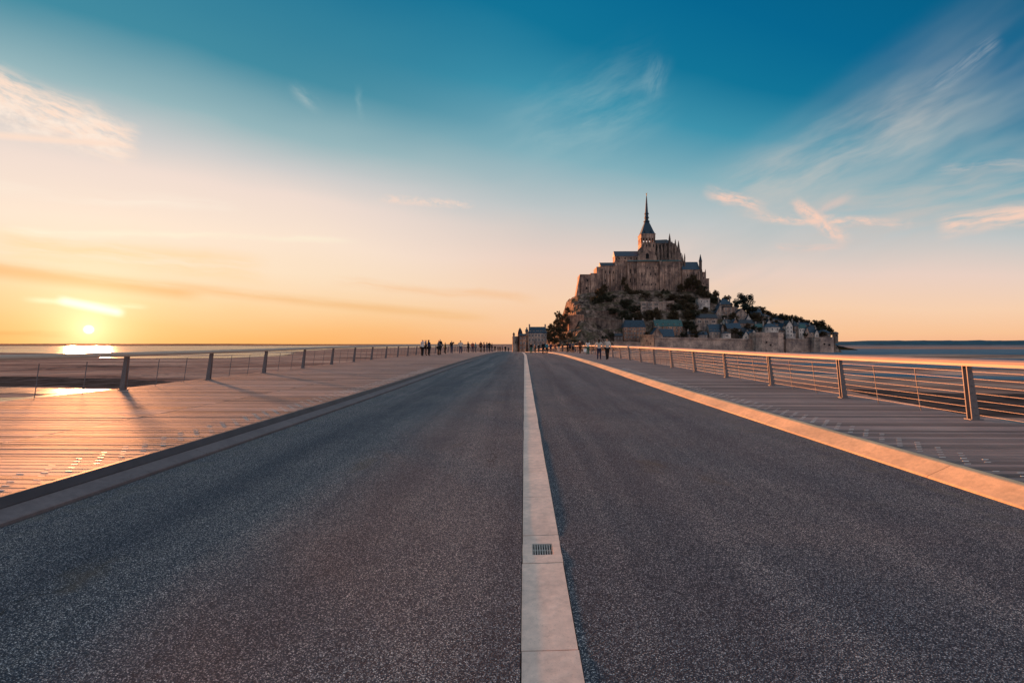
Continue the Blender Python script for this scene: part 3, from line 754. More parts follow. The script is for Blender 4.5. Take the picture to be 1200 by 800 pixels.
# ---------------------------------------------------------------- building blocks for the town
def win(parent, x, z, w, h, y, frame=True, mat_glass=None):
    """one window in the wall plane y (front faces -y): surround, glass and glazing bar"""
    mb = MB(); t_ = 0.09
    if frame:
        mb.box(x - w / 2 - t_, x - w / 2, y - 0.10, y + 0.05, z - t_, z + h + t_, 0); mb.box(x + w / 2, x + w / 2 + t_, y - 0.10, y + 0.05, z - t_, z + h + t_, 0)
        mb.box(x - w / 2, x + w / 2, y - 0.10, y + 0.05, z + h, z + h + t_, 0); mb.box(x - w / 2, x + w / 2, y - 0.12, y + 0.05, z - t_, z, 0)
        mb.box(x - 0.03, x + 0.03, y - 0.05, y + 0.04, z, z + h, 0)
    mb.box(x - w / 2, x + w / 2, y - 0.02, y + 0.06, z, z + h, 1)
    return mb.build('window', [M_FRAMEW if frame is not True else M_STONE_L, mat_glass or M_GLASS], parent)

def dormer(parent, x, z, w, h, y, matw, matr):
    mb = MB()
    mb.box(x - w / 2, x + w / 2, y, y + 1.6, z, z + h, 0)
    mb.prism([(x - w / 2 - .12, z + h + .003), (x + w / 2 + .12, z + h + .003), (x, z + h + w * 0.55)], y - 0.12, y + 2.0, 1)
    mb.box(x - w * .28, x + w * .28, y - 0.03, y + 0.02, z + h * .2, z + h * .88, 2)
    return mb.build('dormer', [matw, matr, M_GLASS], parent)

def house(name, label, cat, px0, px1, py_eave, py_ridge, py_vis, Y, depth=9.0, kind='side', wall=None, roof=None, cols=3, rows=2, win_wh=(1.0, 1.5), chim=1, dorm=0, rz=0.0, dz=9.0, group=None, frame='w'):
    """house seen from px0 to px1; kind: 'side' ridge parallel to the front, 'gable' gable towards the bay, 'hip', 'mansard', 'flat'"""
    wall = wall or M_STONE; roof = roof or M_SLATE
    a = at(px0, py_eave, Y); c = at(px1, py_eave, Y); w = c.x - a.x; ze = a.z; zr = at(px0, py_ridge, Y).z
    zv = at(px0, py_vis, Y).z
    root = empty(name, ((a.x + c.x) / 2, Y, zv), rz)
    tag(root, label, cat, group)
    H = ze - zv; Rh = max(zr - ze, 0.3)
    mb = MB(); h2 = w / 2
    if kind == 'gable':
        mb.prism([(-h2, -dz), (h2, -dz), (h2, H), (0, H + Rh), (-h2, H)], 0, depth)
    else:
        mb.box(-h2, h2, 0, depth, -dz, H)
        if kind == 'side':
            for s_ in (-1, 1):
                x_ = s_ * (h2 - 0.15); mb.prismx([(0.0, H - .01), (depth, H - .01), (depth / 2, H + Rh - 0.02)], x_ - 0.15, x_ + 0.149)
    mb.build('wall', wall, root)
    mb = MB(); ov = 0.3
    if kind == 'side':
        th = 0.22; 
        mb.prismx([(-ov, H - ov * Rh / (depth / 2)), (depth / 2, H + Rh), (depth + ov, H - ov * Rh / (depth / 2)), (depth + ov, H + th - ov * Rh / (depth / 2)), (depth / 2, H + Rh + th), (-ov, H + th - ov * Rh / (depth / 2))], -h2 - 0.15, h2 + 0.15)
    elif kind == 'gable':
        th = 0.25; k_ = ov * Rh / h2
        mb.prism([(-h2 - ov, H - k_), (0, H + Rh), (h2 + ov, H - k_), (h2 + ov, H - k_ + th), (0, H + Rh + th), (-h2 - ov, H - k_ + th)], -0.25, depth + 0.2)
    elif kind in ('hip', 'mansard'):
        i_ = min(h2 * 0.9, depth / 2) if kind == 'hip' else min(1.4, h2 * .4)
        j_ = depth / 2 - 0.05 if kind == 'hip' else 1.4
        x_ = h2 + ov; 
        mb.add([(-x_, -ov, H), (x_, -ov, H), (x_, depth + ov, H), (-x_, depth + ov, H), (-h2 + i_, j_, H + Rh), (h2 - i_, j_, H + Rh), (h2 - i_, depth - j_, H + Rh), (-h2 + i_, depth - j_, H + Rh)],
               [(0, 3, 2, 1), (4, 5, 6, 7), (0, 1, 5, 4), (1, 2, 6, 5), (2, 3, 7, 6), (3, 0, 4, 7)])
    else:
        mb.box(-h2 - 0.15, h2 + 0.15, -0.15, depth + 0.15, H, H + Rh)
    rf = mb.build('roof', roof, root)
    for k in range(chim):
        x_ = (-h2 + 0.9, h2 - 0.9, 0.0, h2 * 0.4)[k % 4] if kind != 'gable' else (h2 * 0.55 if k == 0 else -h2 * .5)
        yc = depth / 2 if kind != 'gable' else depth * 0.6
        mb = MB(); top = H + Rh + rr.uniform(1.0, 1.9); mb.box(x_ - 0.5, x_ + 0.5, yc - 0.4, yc + 0.4, H + 0.1, top)
        mb.box(x_ - 0.6, x_ + 0.6, yc - 0.5, yc + 0.5, top, top + 0.18)
        for q in (-0.25, 0.25): mb.lathe(x_ + q, yc, [(0.13, top + .17), (0.11, top + 0.6)], 6)
        mb.build('chimney', M_CHIM, rf)
    if cols and rows:
        fl = min(3.2, H / rows) if H > 1 else 2.6
        for r_ in range(rows):
            for q in range(cols):
                x_ = -h2 + w * (q + 0.5) / cols; z_ = H - fl * (r_ + 1) + fl * 0.25
                if z_ < -dz + 1: continue
                win(root, x_, z_, min(win_wh[0], w / cols * .6), min(win_wh[1], fl * .6), -0.02, frame if frame is True else 'w')
    for q in range(dorm):
        x_ = -h2 + w * (q + 0.5) / dorm
        dw = min(1.5, w / dorm * 0.6)
        yd = 0.25 if kind == 'mansard' else depth * 0.10
        dormer(root, x_, H + 0.15, dw, min(1.6, Rh * 0.55), yd, M_PLAST, roof)
    return root

# ---------------------------------------------------------------- the abbey on the summit
def zpx(py, Y): return at(614.5, py, Y).z
def xpx(px, Y): return at(px, 403, Y).x

def pinnacle_mb(x, y, z0, z1, w):
    mb = MB(); zb = z1 - min((z1 - z0) * 0.5, w * 5.0)
    mb.box(x - w / 2, x + w / 2, y - w / 2, y + w / 2, z0, zb)
    mb.lathe(x, y, [(w * .80, zb - 0.01), (w * .58, zb + (z1 - zb) * .4), (w * .26, z1 - (z1 - zb) * .2), (0.05, z1)], 4, rot=math.pi / 4)
    for s_ in (-1, 1):
        mb.box(x + s_ * w * .5 - .12, x + s_ * w * .5 + .12, y - .12, y + .12, zb - .3, zb + (z1 - zb) * .25)
    return mb

YC = 545.0
church = empty('abbey_church', (xpx(760, YC), YC, zpx(306, YC)))
tag(church, 'abbey church with tall slate spire on the summit of the mount', 'church')
cb = church.location
def CX(px): return xpx(px, YC) - cb.x
def CZ(py): return zpx(py, YC) - cb.z
lowz = -12.0
# crossing tower
tx0, tx1 = CX(751.3), CX(767.8); tw = tx1 - tx0; tc_ = (tx0 + tx1) / 2
mb = MB()
zb0, zb1 = CZ(285.2), CZ(279.8)
mb.box(tx0, tx1, -1, tw - 1, lowz, zb0)
mb.box(tx0 - .25, tx1 + .25, -1.25, tw - .75, CZ(291.8), CZ(291.2)); mb.box(tx0 - .3, tx1 + .3, -1.3, tw - .7, zb0, zb0 + .35)
np_ = 4; pw = tw / (np_ * 2 - 1) * 0.8
for k in range(np_ + 1):
    f_ = k / np_
    for (xx, yy, ax_, ay_) in ((tx0 + 1.05 + (tw - 2.1) * f_, -.53, 1.0, .42), (tx0 + 1.05 + (tw - 2.1) * f_, tw - 1.47, 1.0, .42), (tx0 + .47, .05 + (tw - 2.1) * f_, .42, 1.0), (tx1 - .47, .05 + (tw - 2.1) * f_, .42, 1.0)):
        mb.box(xx - ax_, xx + ax_, yy - ay_, yy + ay_, zb0 + .349 + .001 * (k % 2), zb1 + .001 * (ax_ > .9))
mb.box(tx0 - .1, tx1 + .1, -1.1, tw - .9, zb1, CZ(275.4)); mb.box(tx0 - .45, tx1 + .45, -1.45, tw - .55, CZ(275.4), CZ(274.8))
tower = mb.build('tower', M_STONE, church)
for k in range(4):
    for (zz0, hh) in ((CZ(290.3), 2.4),):
        mb = MB(); x_ = tx0 + tw * (k + .5) / 4; mb.box(x_ - .55, x_ + .55, -1.04, -.9, zz0, zz0 + hh); mb.prism([(x_ - .55, zz0 + hh), (x_ + .55, zz0 + hh), (x_, zz0 + hh + .8)], -1.04, -.9)
        mb.build('window', M_OPEN, tower)
# slate cone, lantern stages and needle
yc = tw / 2 - 1
mb = MB()
mb.lathe(tc_, yc, [(tw * .70, CZ(274.8)), (tw * .56, CZ(271)), (tw * .36, CZ(264.5)), (tw * .22, CZ(260.2)), (tw * .20, CZ(259.5))], 4, rot=math.pi / 4)
sp = mb.build('spire_base', M_LEAD, church)
for s_ in (-1, 1):
    mb = MB(); x_ = tc_ + s_ * tw * .22; mb.box(x_ - .5, x_ + .5, -1.3, 1.5, CZ(274), CZ(272)); mb.prism([(x_ - .65, CZ(272)), (x_ + .65, CZ(272)), (x_, CZ(270))], -1.4, 1.5)
    mb.build('dormer', M_LEAD, sp)
mb = MB()
mb.lathe(tc_, yc, [(2.5, CZ(259.8)), (3.3, CZ(259.2)), (3.3, CZ(258.2)), (2.4, CZ(257.9)), (2.0, CZ(257.7))], 8)
for k in range(8):
    a = k * math.pi / 4; mb.box(tc_ + 1.6 * math.cos(a) - .32, tc_ + 1.6 * math.cos(a) + .32, yc + 1.6 * math.sin(a) - .32, yc + 1.6 * math.sin(a) + .32, CZ(257.9), CZ(254.6))
mb.lathe(tc_, yc, [(2.5, CZ(254.9)), (2.7, CZ(254.0)), (2.0, CZ(253.2)), (1.8, CZ(250.6)), (2.4, CZ(250.2)), (2.4, CZ(249.2)), (1.7, CZ(248.6))], 8)
mb.build('lantern', M_LEAD, church)
mb = MB()
mb.lathe(tc_, yc, [(1.7, CZ(249.0)), (1.35, CZ(244)), (.95, CZ(237)), (.55, CZ(231)), (.25, CZ(227.8))], 8)
for k in range(10):
    z_ = CZ(247 - k * 1.7); r_ = 1.35 - k * .1
    for a in range(4): mb.box(tc_ + r_ * math.cos(a * math.pi / 2) - .12, tc_ + r_ * math.cos(a * math.pi / 2) + .12, yc + r_ * math.sin(a * math.pi / 2) - .12, yc + r_ * math.sin(a * math.pi / 2) + .12, z_, z_ + .35)
mb.build('needle', M_LEAD, church)
mb = MB()   # gilded archangel: robe, wings, raised arm
mb.lathe(tc_, yc, [(.42, CZ(227.9)), (.5, CZ(227.4)), (.34, CZ(226.6)), (.4, CZ(226.0)), (.15, CZ(225.6)), (.2, CZ(225.2)), (.03, CZ(224.9))], 8)
mb.prism([(tc_, CZ(226.9)), (tc_ - .85, CZ(225.9)), (tc_ - .5, CZ(225.3)), (tc_, CZ(226.0)), (tc_ + .5, CZ(225.3)), (tc_ + .85, CZ(225.9))], yc + .05, yc + .2)
mb.tube([(tc_ + .1, yc, CZ(226)), (tc_ + .55, yc - .1, CZ(225.2)), (tc_ + .6, yc - .1, CZ(224.2))], .07, 5)
mb.build('statue', M_GOLD, church)
# nave to the left of the tower
nx0, nx1 = CX(720.8), CX(750.5)
mb = MB(); mb.box(nx0, nx1, 0, 13, lowz, CZ(300.8)); mb.box(nx0 - .3, nx1 + .2, -.3, 13.3, CZ(300.9), CZ(300.4))
for s_ in (0.5,): mb.prismx([(0, CZ(300.8)), (13, CZ(300.8)), (6.5, CZ(294.2))], nx0, nx0 + .6)
for k in range(5): mb.box(nx0 + 1 + k * 6.2, nx0 + 1.9 + k * 6.2, -.7, 0, lowz, CZ(301.6))
nv = mb.build('nave', M_STONE, church)
for k in range(4):
    mb = MB(); x_ = nx0 + 4.4 + k * 6.2; mb.box(x_ - .7, x_ + .7, -.05, .1, CZ(304.4), CZ(302.2)); mb.build('window', M_OPEN, nv)
mb = MB(); mb.prismx([(-.6, CZ(300.8)), (6.5, CZ(293.6)), (13.6, CZ(300.8))], nx0 - .5, nx1)
mb.build('nave_roof', M_SLATE, church)
mb = MB(); mb.box(CX(748), CX(753.5), -2.2, 2, lowz, CZ(293)); mb.prism([(CX(748), CZ(293)), (CX(753.5), CZ(293)), (CX(752.5), CZ(288.5)), (CX(750.5), CZ(291))], -2.2, 2)
mb.build('transept_buttress', M_STONE_D, church)
mb = MB(); mb.box(CX(746.5), CX(768), -5.5, -1.02, lowz, CZ(301.5)); mb.prism([(CX(746.5), CZ(301.5)), (CX(768), CZ(301.5)), (CX(757.2), CZ(293.5))], -5.5, -1.02)
tr = mb.build('transept', M_STONE, church)
mb = MB(); x_ = CX(757.3); mb.box(x_ - 1.6, x_ + 1.6, -5.6, -5.3, CZ(304.5), CZ(300)); mb.lathe(x_, -5.45, [(1.6, CZ(300.1)), (1.1, CZ(298.8)), (.1, CZ(298))], 10); mb.build('window', M_OPEN, tr)
# choir to the right
cx0, cx1 = CX(767.8), CX(787.0)
mb = MB(); mb.box(cx0, cx1, 1, 12, lowz, CZ(285.5)); mb.lathe(cx1, 6.5, [(5.5, lowz), (5.5, CZ(285.5))], 12)
mb.box(cx0, cx1 + 3.0, -3.0, 16, lowz, CZ(296.5)); mb.lathe(cx1 + 3, 6.5, [(9.4, lowz), (9.4, CZ(297.0)), (5.5, CZ(294.8))], 14)
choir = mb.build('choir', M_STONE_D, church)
mb = MB(); mb.add([(cx0, .6, CZ(285.5)), (cx1, .6, CZ(285.5)), (cx1 + 5.9, 6.5, CZ(285.5)), (cx1, 12.4, CZ(285.5)), (cx0, 12.4, CZ(285.5)), (cx0, 6.5, CZ(280.6)), (cx1 - 3.2, 6.5, CZ(280.0))],
                  [(0, 1, 6, 5), (1, 2, 6), (2, 3, 6), (3, 4, 5, 6), (0, 5, 4), (0, 4, 3, 2, 1)])
mb.build('choir_roof', M_SLATE_D, church)
for k in range(5):
    mb = MB(); x_ = cx0 + 1.9 + k * 3.5; mb.box(x_ - .75, x_ + .75, .93, 1.1, CZ(294), CZ(288)); mb.prism([(x_ - .75, CZ(288)), (x_ + .75, CZ(288)), (x_, CZ(286.6))], .93, 1.1); mb.build('window', M_OPEN, choir)
    mb = MB(); mb.box(x_ - .7, x_ + .7, -3.06, -2.9, CZ(303.5), CZ(298.6)); mb.prism([(x_ - .7, CZ(298.6)), (x_ + .7, CZ(298.6)), (x_, CZ(297.6))], -3.06, -2.9); mb.build('window', M_OPEN, choir)
# flying buttresses and their pinnacles
fly = [(770.5, -3.2, 288.5), (774.5, -3.2, 286.5), (778.8, -3.2, 284), (783.8, -3.4, 274.8), (787.0, -2.0, 283.0), (790.8, -2.4, 281.4), (795.8, 1.5, 282.0), (793.2, 0.0, 288.0), (798.6, 5.0, 291.0)]
for (px, y, pt) in fly:
    x_ = CX(px); pinnacle_mb(x_, y, lowz, CZ(pt), 2.1).build('pinnacle', M_STONE_D, church)
    mb = MB(); tx_ = min(x_, cx1 + 2.5) - (1.5 if x_ > cx1 else 0); z_ = CZ(pt) + (CZ(306) - CZ(pt)) * .42
    mb.tube([(x_, y, z_ - 1.0), ((x_ + tx_) / 2, (y + 1.0 + max(0, y)) / 2, z_ + .3), (tx_, 1.2 + max(0, y), z_ + .9)], [.5, .32, .42], 6)
    mb.build('flying_buttress', M_STONE_D, church)
for (px, pt) in ((772.5, 291.5), (776.6, 290), (781, 288), (785.4, 287.0), (789, 287.8)):
    pinnacle_mb(CX(px), -1.2, CZ(297), CZ(pt), .8).build('pinnacle', M_STONE_D, church)

# great range of halls below the church
YH = 522.0
def bigblock(name, label, cat, segs, Y, bot, mat, buttress=(), wins=(), par=True, depth=24):
    """segs: (px0, px1, py_top, depth_shift)"""
    x_c = xpx((segs[0][0] + segs[-1][1]) / 2, Y); z_c = zpx(bot, Y)
    root = empty(name, (x_c, Y, z_c)); tag(root, label, cat)
    mb = MB()
    for (p0, p1, pt, sh) in segs:
        mb.box(xpx(p0, Y) - x_c, xpx(p1, Y) - x_c, sh, depth, -14, zpx(pt, Y) - z_c)
        if par: mb.box(xpx(p0, Y) - x_c - .2, xpx(p1, Y) - x_c + .2, sh - .35, sh + .3, zpx(pt, Y) - z_c - .9, zpx(pt, Y) - z_c - .4)
    wl = mb.build('wall', mat, root)
    for (px, w_, pt, pb, out) in buttress:
        mb = MB(); x_ = xpx(px, Y) - x_c; zt = zpx(pt, Y) - z_c
        mb.prismx([(0, zt + 1.6), (-out, zt), (-out, zt - 8), (-out - .6, zt - 9), (-out - .6, -14), (0.5, -14), (0.5, zt + 1.6)], x_ - w_ / 2, x_ + w_ / 2)
        mb.build('buttress', mat, root)
    for (px, pt, w_, h_, sh) in wins:
        mb = MB(); x_ = xpx(px, Y) - x_c; z1 = zpx(pt, Y) - z_c
        mb.box(x_ - w_ / 2, x_ + w_ / 2, sh - .06, sh + .1, z1 - h_, z1); mb.prism([(x_ - w_ / 2, z1), (x_ + w_ / 2, z1), (x_, z1 + w_ * .6)], sh - .06, sh + .1)
        mb.build('window', M_OPEN, wl)
    return root, x_c, z_c
# main south range
bt = [(736, 1.5, 310, 0, 1.6), (741.5, 1.3, 312, 0, 1.4), (747, 1.3, 311, 0, 1.5), (774, 2.6, 308, 0, 2.6), (779.5, 1.2, 312, 0, 1.5), (785, 1.3, 311, 0, 1.6), (790.5, 1.3, 312, 0, 1.6), (796, 1.5, 311, 0, 1.8)]
wn = [(x_, 313.6, .8, 1.6, 0) for x_ in (758.5, 762, 765.5, 769)] + [(x_, 320.5, .9, 2.2, 0) for x_ in (752, 756, 762.5, 768)] + [(x_, 333, .9, 1.6, 0) for x_ in (753, 757, 763.5, 768.5)] \
   + [(x_, 316, 1.0, 4.2, 0) for x_ in (738.8, 744.2, 782.2, 787.8, 793.2)] + [(x_, 327, 1.0, 3.6, 0) for x_ in (738.8, 744.2, 776.8, 782.2, 787.8, 793.2)] + [(x_, 338, .9, 1.6, 0) for x_ in (777, 782.2, 787.8)]
hall, hx, hz = bigblock('abbey_hall', 'tall buttressed stone hall range directly below the church', 'abbey building', [(735.2, 773.5, 307.0, 0), (773.5, 799.5, 307.0, -1.2)], YH, 347, M_STONE, bt, wn)
mb = MB(); mb.prismx([(-1.8, zpx(307, YH) - hz), (14, zpx(302.8, YH) - hz), (24, zpx(303.4, YH) - hz), (24, zpx(307, YH) - hz)], xpx(735, YH) - hx, xpx(800, YH) - hx)
mb.build('roof', M_SLATE_G, hall)
# west lodgings
bt = [(707, 1.3, 316, 0, 1.4), (712.5, 1.6, 322, 0, 1.8), (716.5, 1.3, 316, 0, 1.4), (722, 1.6, 312, 0, 1.6), (728, 1.6, 312, 0, 1.9), (733, 1.3, 313, 0, 1.3)]
wn = [(x_, 318, .9, 2.4, 0) for x_ in (709.5, 714.5, 719.2, 725, 730.6)] + [(x_, 328, .9, 2.0, 0) for x_ in (709.5, 719.2, 725, 730.6)] + [(722.5, 303.5, .8, 1.3, 0)]
lodg, lx, lz = bigblock('abbey_lodging', 'stone lodging range with low slate roof left of the hall range', 'abbey building', [(704.0, 720.5, 311.8, 0), (720.5, 735.2, 305.5, -.6)], YH + 3, 345, M_STONE, bt, wn)
mb = MB(); mb.prismx([(-.5, zpx(311.8, YH + 3) - lz), (7, zpx(306.8, YH + 3) - lz), (16, zpx(311.8, YH + 3) - lz)], xpx(703.6, YH + 3) - lx, xpx(720.4, YH + 3) - lx)
mb.build('roof', M_SLATE_D, lodg)
# west terrace buildings on the cliff edge
wn = [(683, 330, 1.0, 1.8, 0), (688.5, 328, 1.0, 1.8, 0), (694, 329, 1.0, 1.8, 0), (687.5, 337, 1.6, 1.8, 0), (692.8, 336, 1.8, 1.6, 0), (696.5, 325, .9, 1.6, 0)]
terr, tx_, tz = bigblock('abbey_terrace', 'battered stone terrace block at the left edge of the abbey', 'abbey building', [(679.6, 692.0, 321.6, 0), (692.0, 699.5, 320.4, -.8), (699.5, 704.2, 312.6, 1.5)], YH + 1, 346, M_STONE, [(682, 1.4, 326, 0, 1.4), (690.5, 1.4, 326, 0, 1.6), (698, 1.4, 326, 0, 1.4)], wn)
mb = MB(); x_ = xpx(679.6, YH + 1) - tx_; z1 = zpx(321.8, YH + 1) - tz
mb.add([(x_, 0, z1), (x_, 16, z1), (x_ - 6.2, 0, -14), (x_ - 6.2, 20, -14), (x_ + .4, 0, z1), (x_ + .4, 16, z1), (x_ + .4, 0, -14), (x_ + .4, 20, -14)],
       [(0, 1, 3, 2), (4, 6, 7, 5), (0, 2, 6, 4), (1, 5, 7, 3), (0, 4, 5, 1), (2, 3, 7, 6)])
mb.build('batter', M_STONE, terr)
# east gatehouse block with slate roof and corner turret
YE = 518.0
wn = [(x_, 322, .9, 2.2, 0) for x_ in (806, 811, 816)] + [(x_, 331, .9, 2.0, 0) for x_ in (806, 811, 816)] + [(825.5, 325, .8, 1.6, 2), (825.5, 332, .8, 1.6, 2), (829.8, 333, .8, 1.6, 3)]
bt = [(803, 1.2, 320, 0, 1.4), (813.5, 1.2, 320, 0, 1.4), (819.2, 1.3, 320, 0, 1.4)]
east, ex, ez = bigblock('abbey_gatehouse', 'stone block with steep slate roof and corner turret at the right end of the abbey', 'abbey building', [(799.6, 820.5, 316.5, 0), (820.5, 827.8, 319.0, 2), (827.8, 832.4, 326.3, 3)], YE, 347, M_STONE, bt, wn, depth=18)
mb = MB(); mb.prismx([(-.5, zpx(316.6, YE) - ez), (7, zpx(306.4, YE) - ez), (14.5, zpx(316.6, YE) - ez)], xpx(799.8, YE) - ex, xpx(820.2, YE) - ex)
mb.build('roof', M_SLATE, east)
mb = MB(); x_ = xpx(821.4, YE) - ex; mb.lathe(x_, 1.0, [(1.5, -6), (1.5, zpx(307.5, YE) - ez), (1.75, zpx(307.2, YE) - ez), (1.6, zpx(306.8, YE) - ez)], 8)
mb.build('turret', M_STONE_D, east)
mb = MB(); mb.lathe(x_, 1.0, [(1.75, zpx(306.8, YE) - ez), (.8, zpx(302, YE) - ez), (.1, zpx(298.4, YE) - ez)], 8); mb.build('turret_roof', M_SLATE_D, east)
for (px, p0, p1, w_, y_) in ((800.8, 312, 297.8, 1.1, 3), (803.6, 310, 296.6, 1.1, 3), (802.2, 309, 301.5, 1.6, 5), (828.2, 326, 315.2, .9, 3.4), (823.8, 320, 315.5, .8, 2.4)):
    pinnacle_mb(xpx(px, YE) - ex, y_, zpx(p0, YE) - ez - 4, zpx(p1, YE) - ez, w_).build('pinnacle', M_STONE_D, east)

# ---------------------------------------------------------------- ramparts
def wall_run(name, label, pts, Y_thick, mat, parapet=True, corb=True, low=-8.0):
    """pts: (px, py_top, Y)"""
    P3 = [at(px, py, Y) for px, py, Y in pts]
    root = empty(name, (P3[0].x, P3[0].y, GZ)); tag(root, label, 'wall'); o = P3[0].copy(); o.z = GZ
    mb = MB(); pm = MB()
    for a, c in zip(P3, P3[1:]):
        d = Vector((c.x - a.x, c.y - a.y, 0)).normalized(); nrm = Vector((-d.y, d.x, 0))
        if nrm.y < 0: nrm = -nrm
        def blk(m_, off0, off1, za0, za1, zc0, zc1, batter=0.0):
            q = []
            for (pt, z0, z1) in ((a, za0, za1), (c, zc0, zc1)):
                for (of, z) in ((off0 - batter, z0), (off1, z0), (off1, z1), (off0, z1)):
                    p = pt + nrm * of - o; q.append((p.x, p.y, z - GZ))
            m_.add(q, [(0, 1, 2, 3), (7, 6, 5, 4), (0, 4, 5, 1), (1, 5, 6, 2), (2, 6, 7, 3), (3, 7, 4, 0)])
        blk(mb, 0, Y_thick, low, a.z - 1.1, low, c.z - 1.1, 0.5)
        if parapet:
            blk(pm, -.45, .15, a.z - 1.098, a.z, c.z - 1.098, c.z)
            L = (c - a).length; n = int(L / 1.4)
            if corb:
                for k in range(n):
                    s_ = (k + .5) / n; p = a.lerp(c, s_) - o; zz_ = a.z + (c.z - a.z) * s_ - GZ
                    pm.box(p.x - .22, p.x + .22, p.y - .40, p.y + .02, zz_ - 1.75, zz_ - 1.1)
    mb.build('wall', mat, root)
    if parapet: pm.build('parapet', mat, root)
    return root
wall_run('rampart', 'lower stone wall left of the lone round tower', [(716, 399.8, 424), (740, 400.4, 421), (753, 401.0, 419)], 5, M_RAMP, corb=False)
wall_run('rampart', 'long low rampart wall between the round tower and the big bastion', [(767, 395.0, 418), (800, 395.4, 419), (840, 396.0, 420), (887, 397.2, 422)], 5, M_RAMP)
wall_run('rampart', 'rampart wall between the big bastion and the corner bastion', [(921, 396.2, 424), (940, 396.6, 425), (957, 397.4, 426)], 5, M_RAMP)

def round_tower(name, label, cpx, r_px, py_top, Y, mat, roof=None, n=20, low=-3, prof_extra=None, parapet=True, slits=4):
    c = at(cpx, py_top, Y); r_ = r_px / F * Y; zt = c.z - GZ
    root = empty(name, (c.x, Y + r_, GZ)); tag(root, label, 'tower')
    mb = MB(); mb.lathe(0, 0, [(r_ * 1.07, low), (r_, 3.0), (r_ * .985, zt - 1.4)], n); mb.build('wall', mat, root, smooth=False)
    if parapet:
        mb = MB(); mb.lathe(0, 0, [(r_ * .985, zt - 1.8), (r_ * 1.05, zt - 1.2), (r_ * 1.05, zt), (r_ * .95, zt), (r_ * .95, zt - .8), (.01, zt - .8)], n); mb.build('parapet', mat, root)
    else:
        mb = MB(); mb.lathe(0, 0, [(r_ * .985, zt - 1.4), (r_ * .985, zt), (.01, zt)], n); mb.build('parapet', mat, root)
    if roof:
        mb = MB(); mb.lathe(0, 0, [(r_ * 1.1, zt - .3), (r_ * .75, zt + roof * .4), (.05, zt + roof)], n); mb.build('roof', M_SLATE_D, root)
    for k in range(slits):
        a = -math.pi / 2 + (k - (slits - 1) / 2) * .55; mb = MB(); rr_ = r_ * 1.0
        x_, y_ = rr_ * math.cos(a), rr_ * math.sin(a); z_ = zt * (.45 if k % 2 else .62)
        mb.box(x_ - .3, x_ + .3, y_ - .25, y_ + .3, z_, z_ + 1.3); mb.build('gun_slit', M_OPEN, root)
    return root
round_tower('round_tower', 'lone round stone tower lit orange at the left end of the rampart', 760.3, 8.0, 392.0, 414, stone_mat('sunlit_masonry', (0.60, 0.34, 0.22), var=0.15), slits=2)  # sun's orange put into the stone colour, since the rock blocks the lamp
# big bastion: half octagon
def bastion(name, label, pxs, Y0b, pts_depth, py_top, mat, slits=(), low=-3):
    xs_ = [xpx(p, Y0b) for p in pxs]; xm = sum(xs_) / len(xs_); zt = zpx(py_top, Y0b) - GZ
    root = empty(name, (xm, Y0b, GZ)); tag(root, label, 'tower')
    pl = [(x - xm, d) for x, d in zip(xs_, pts_depth)]
    def ring(sc_, z): 
        return [(x * sc_, (y - 6) * sc_ + 6 - 0, z) for x, y in pl]
    def solid(m_, levels):
        n = len(pl); vs = []; fs = []
        for (s_, z) in levels: vs += ring(s_, z)
        for j in range(len(levels) - 1):
            for k in range(n): fs.append((j * n + k, j * n + (k + 1) % n, (j + 1) * n + (k + 1) % n, (j + 1) * n + k))
        fs.append(tuple(range(n - 1, -1, -1))); fs.append(tuple(range((len(levels) - 1) * n, len(levels) * n)))
        m_.add(vs, fs)
    mb = MB(); solid(mb, [(1.06, low), (1.0, 3), (.985, zt - 3.0)]); mb.build('wall', mat, root)
    mb = MB(); solid(mb, [(1.0, zt - 3.25), (1.03, zt - 2.9), (1.03, zt - 2.7), (.99, zt - 2.6), (.985, zt)]); mb.build('parapet', mat, root)
    for (px, py) in slits:
        mb = MB(); p = xpx(px, Y0b) - xm; z_ = zpx(py, Y0b) - GZ; mb.box(p - .35, p + .35, -.75, .5, z_ - .7, z_ + .7); mb.build('gun_slit', M_OPEN, root)
    return root
bastion('bastion', 'big angular bastion projecting from the middle of the rampart', [888, 893, 910, 921, 921, 888], 411, [3, 0, 0, 3.5, 16, 16], 389.6, M_RAMP, [(903, 404), (898, 401)])
bastion('bastion', 'corner bastion of the rampart beside the open bay', [957, 961, 976, 982.5, 982.5, 957], 416, [4, 0, 1, 6, 18, 18], 395.0, M_RAMP, [(966, 403), (972, 404)])
# lookout turret on the corner bastion
c = at(980.5, 395.0, 424); root = empty('lookout_turret', (c.x, 426, c.z)); tag(root, 'small square lookout turret with slate cap at the far right corner', 'turret')
mb = MB(); mb.box(-1.5, 1.5, -1.5, 1.5, -5.0, 3.2); mb.box(-1.8, 1.8, -1.8, 1.8, 2.6, 3.2); mb.build('wall', M_STONE_D, root)
mb = MB(); mb.lathe(0, 0, [(2.5, 3.2), (1.9, 4.0), (.6, 4.5)], 4, rot=math.pi / 4); mb.build('roof', M_SLATE_D, root)
mb = MB(); mb.box(-.4, .4, -1.56, -1.4, 1.0, 2.2); mb.build('window', M_OPEN, root)
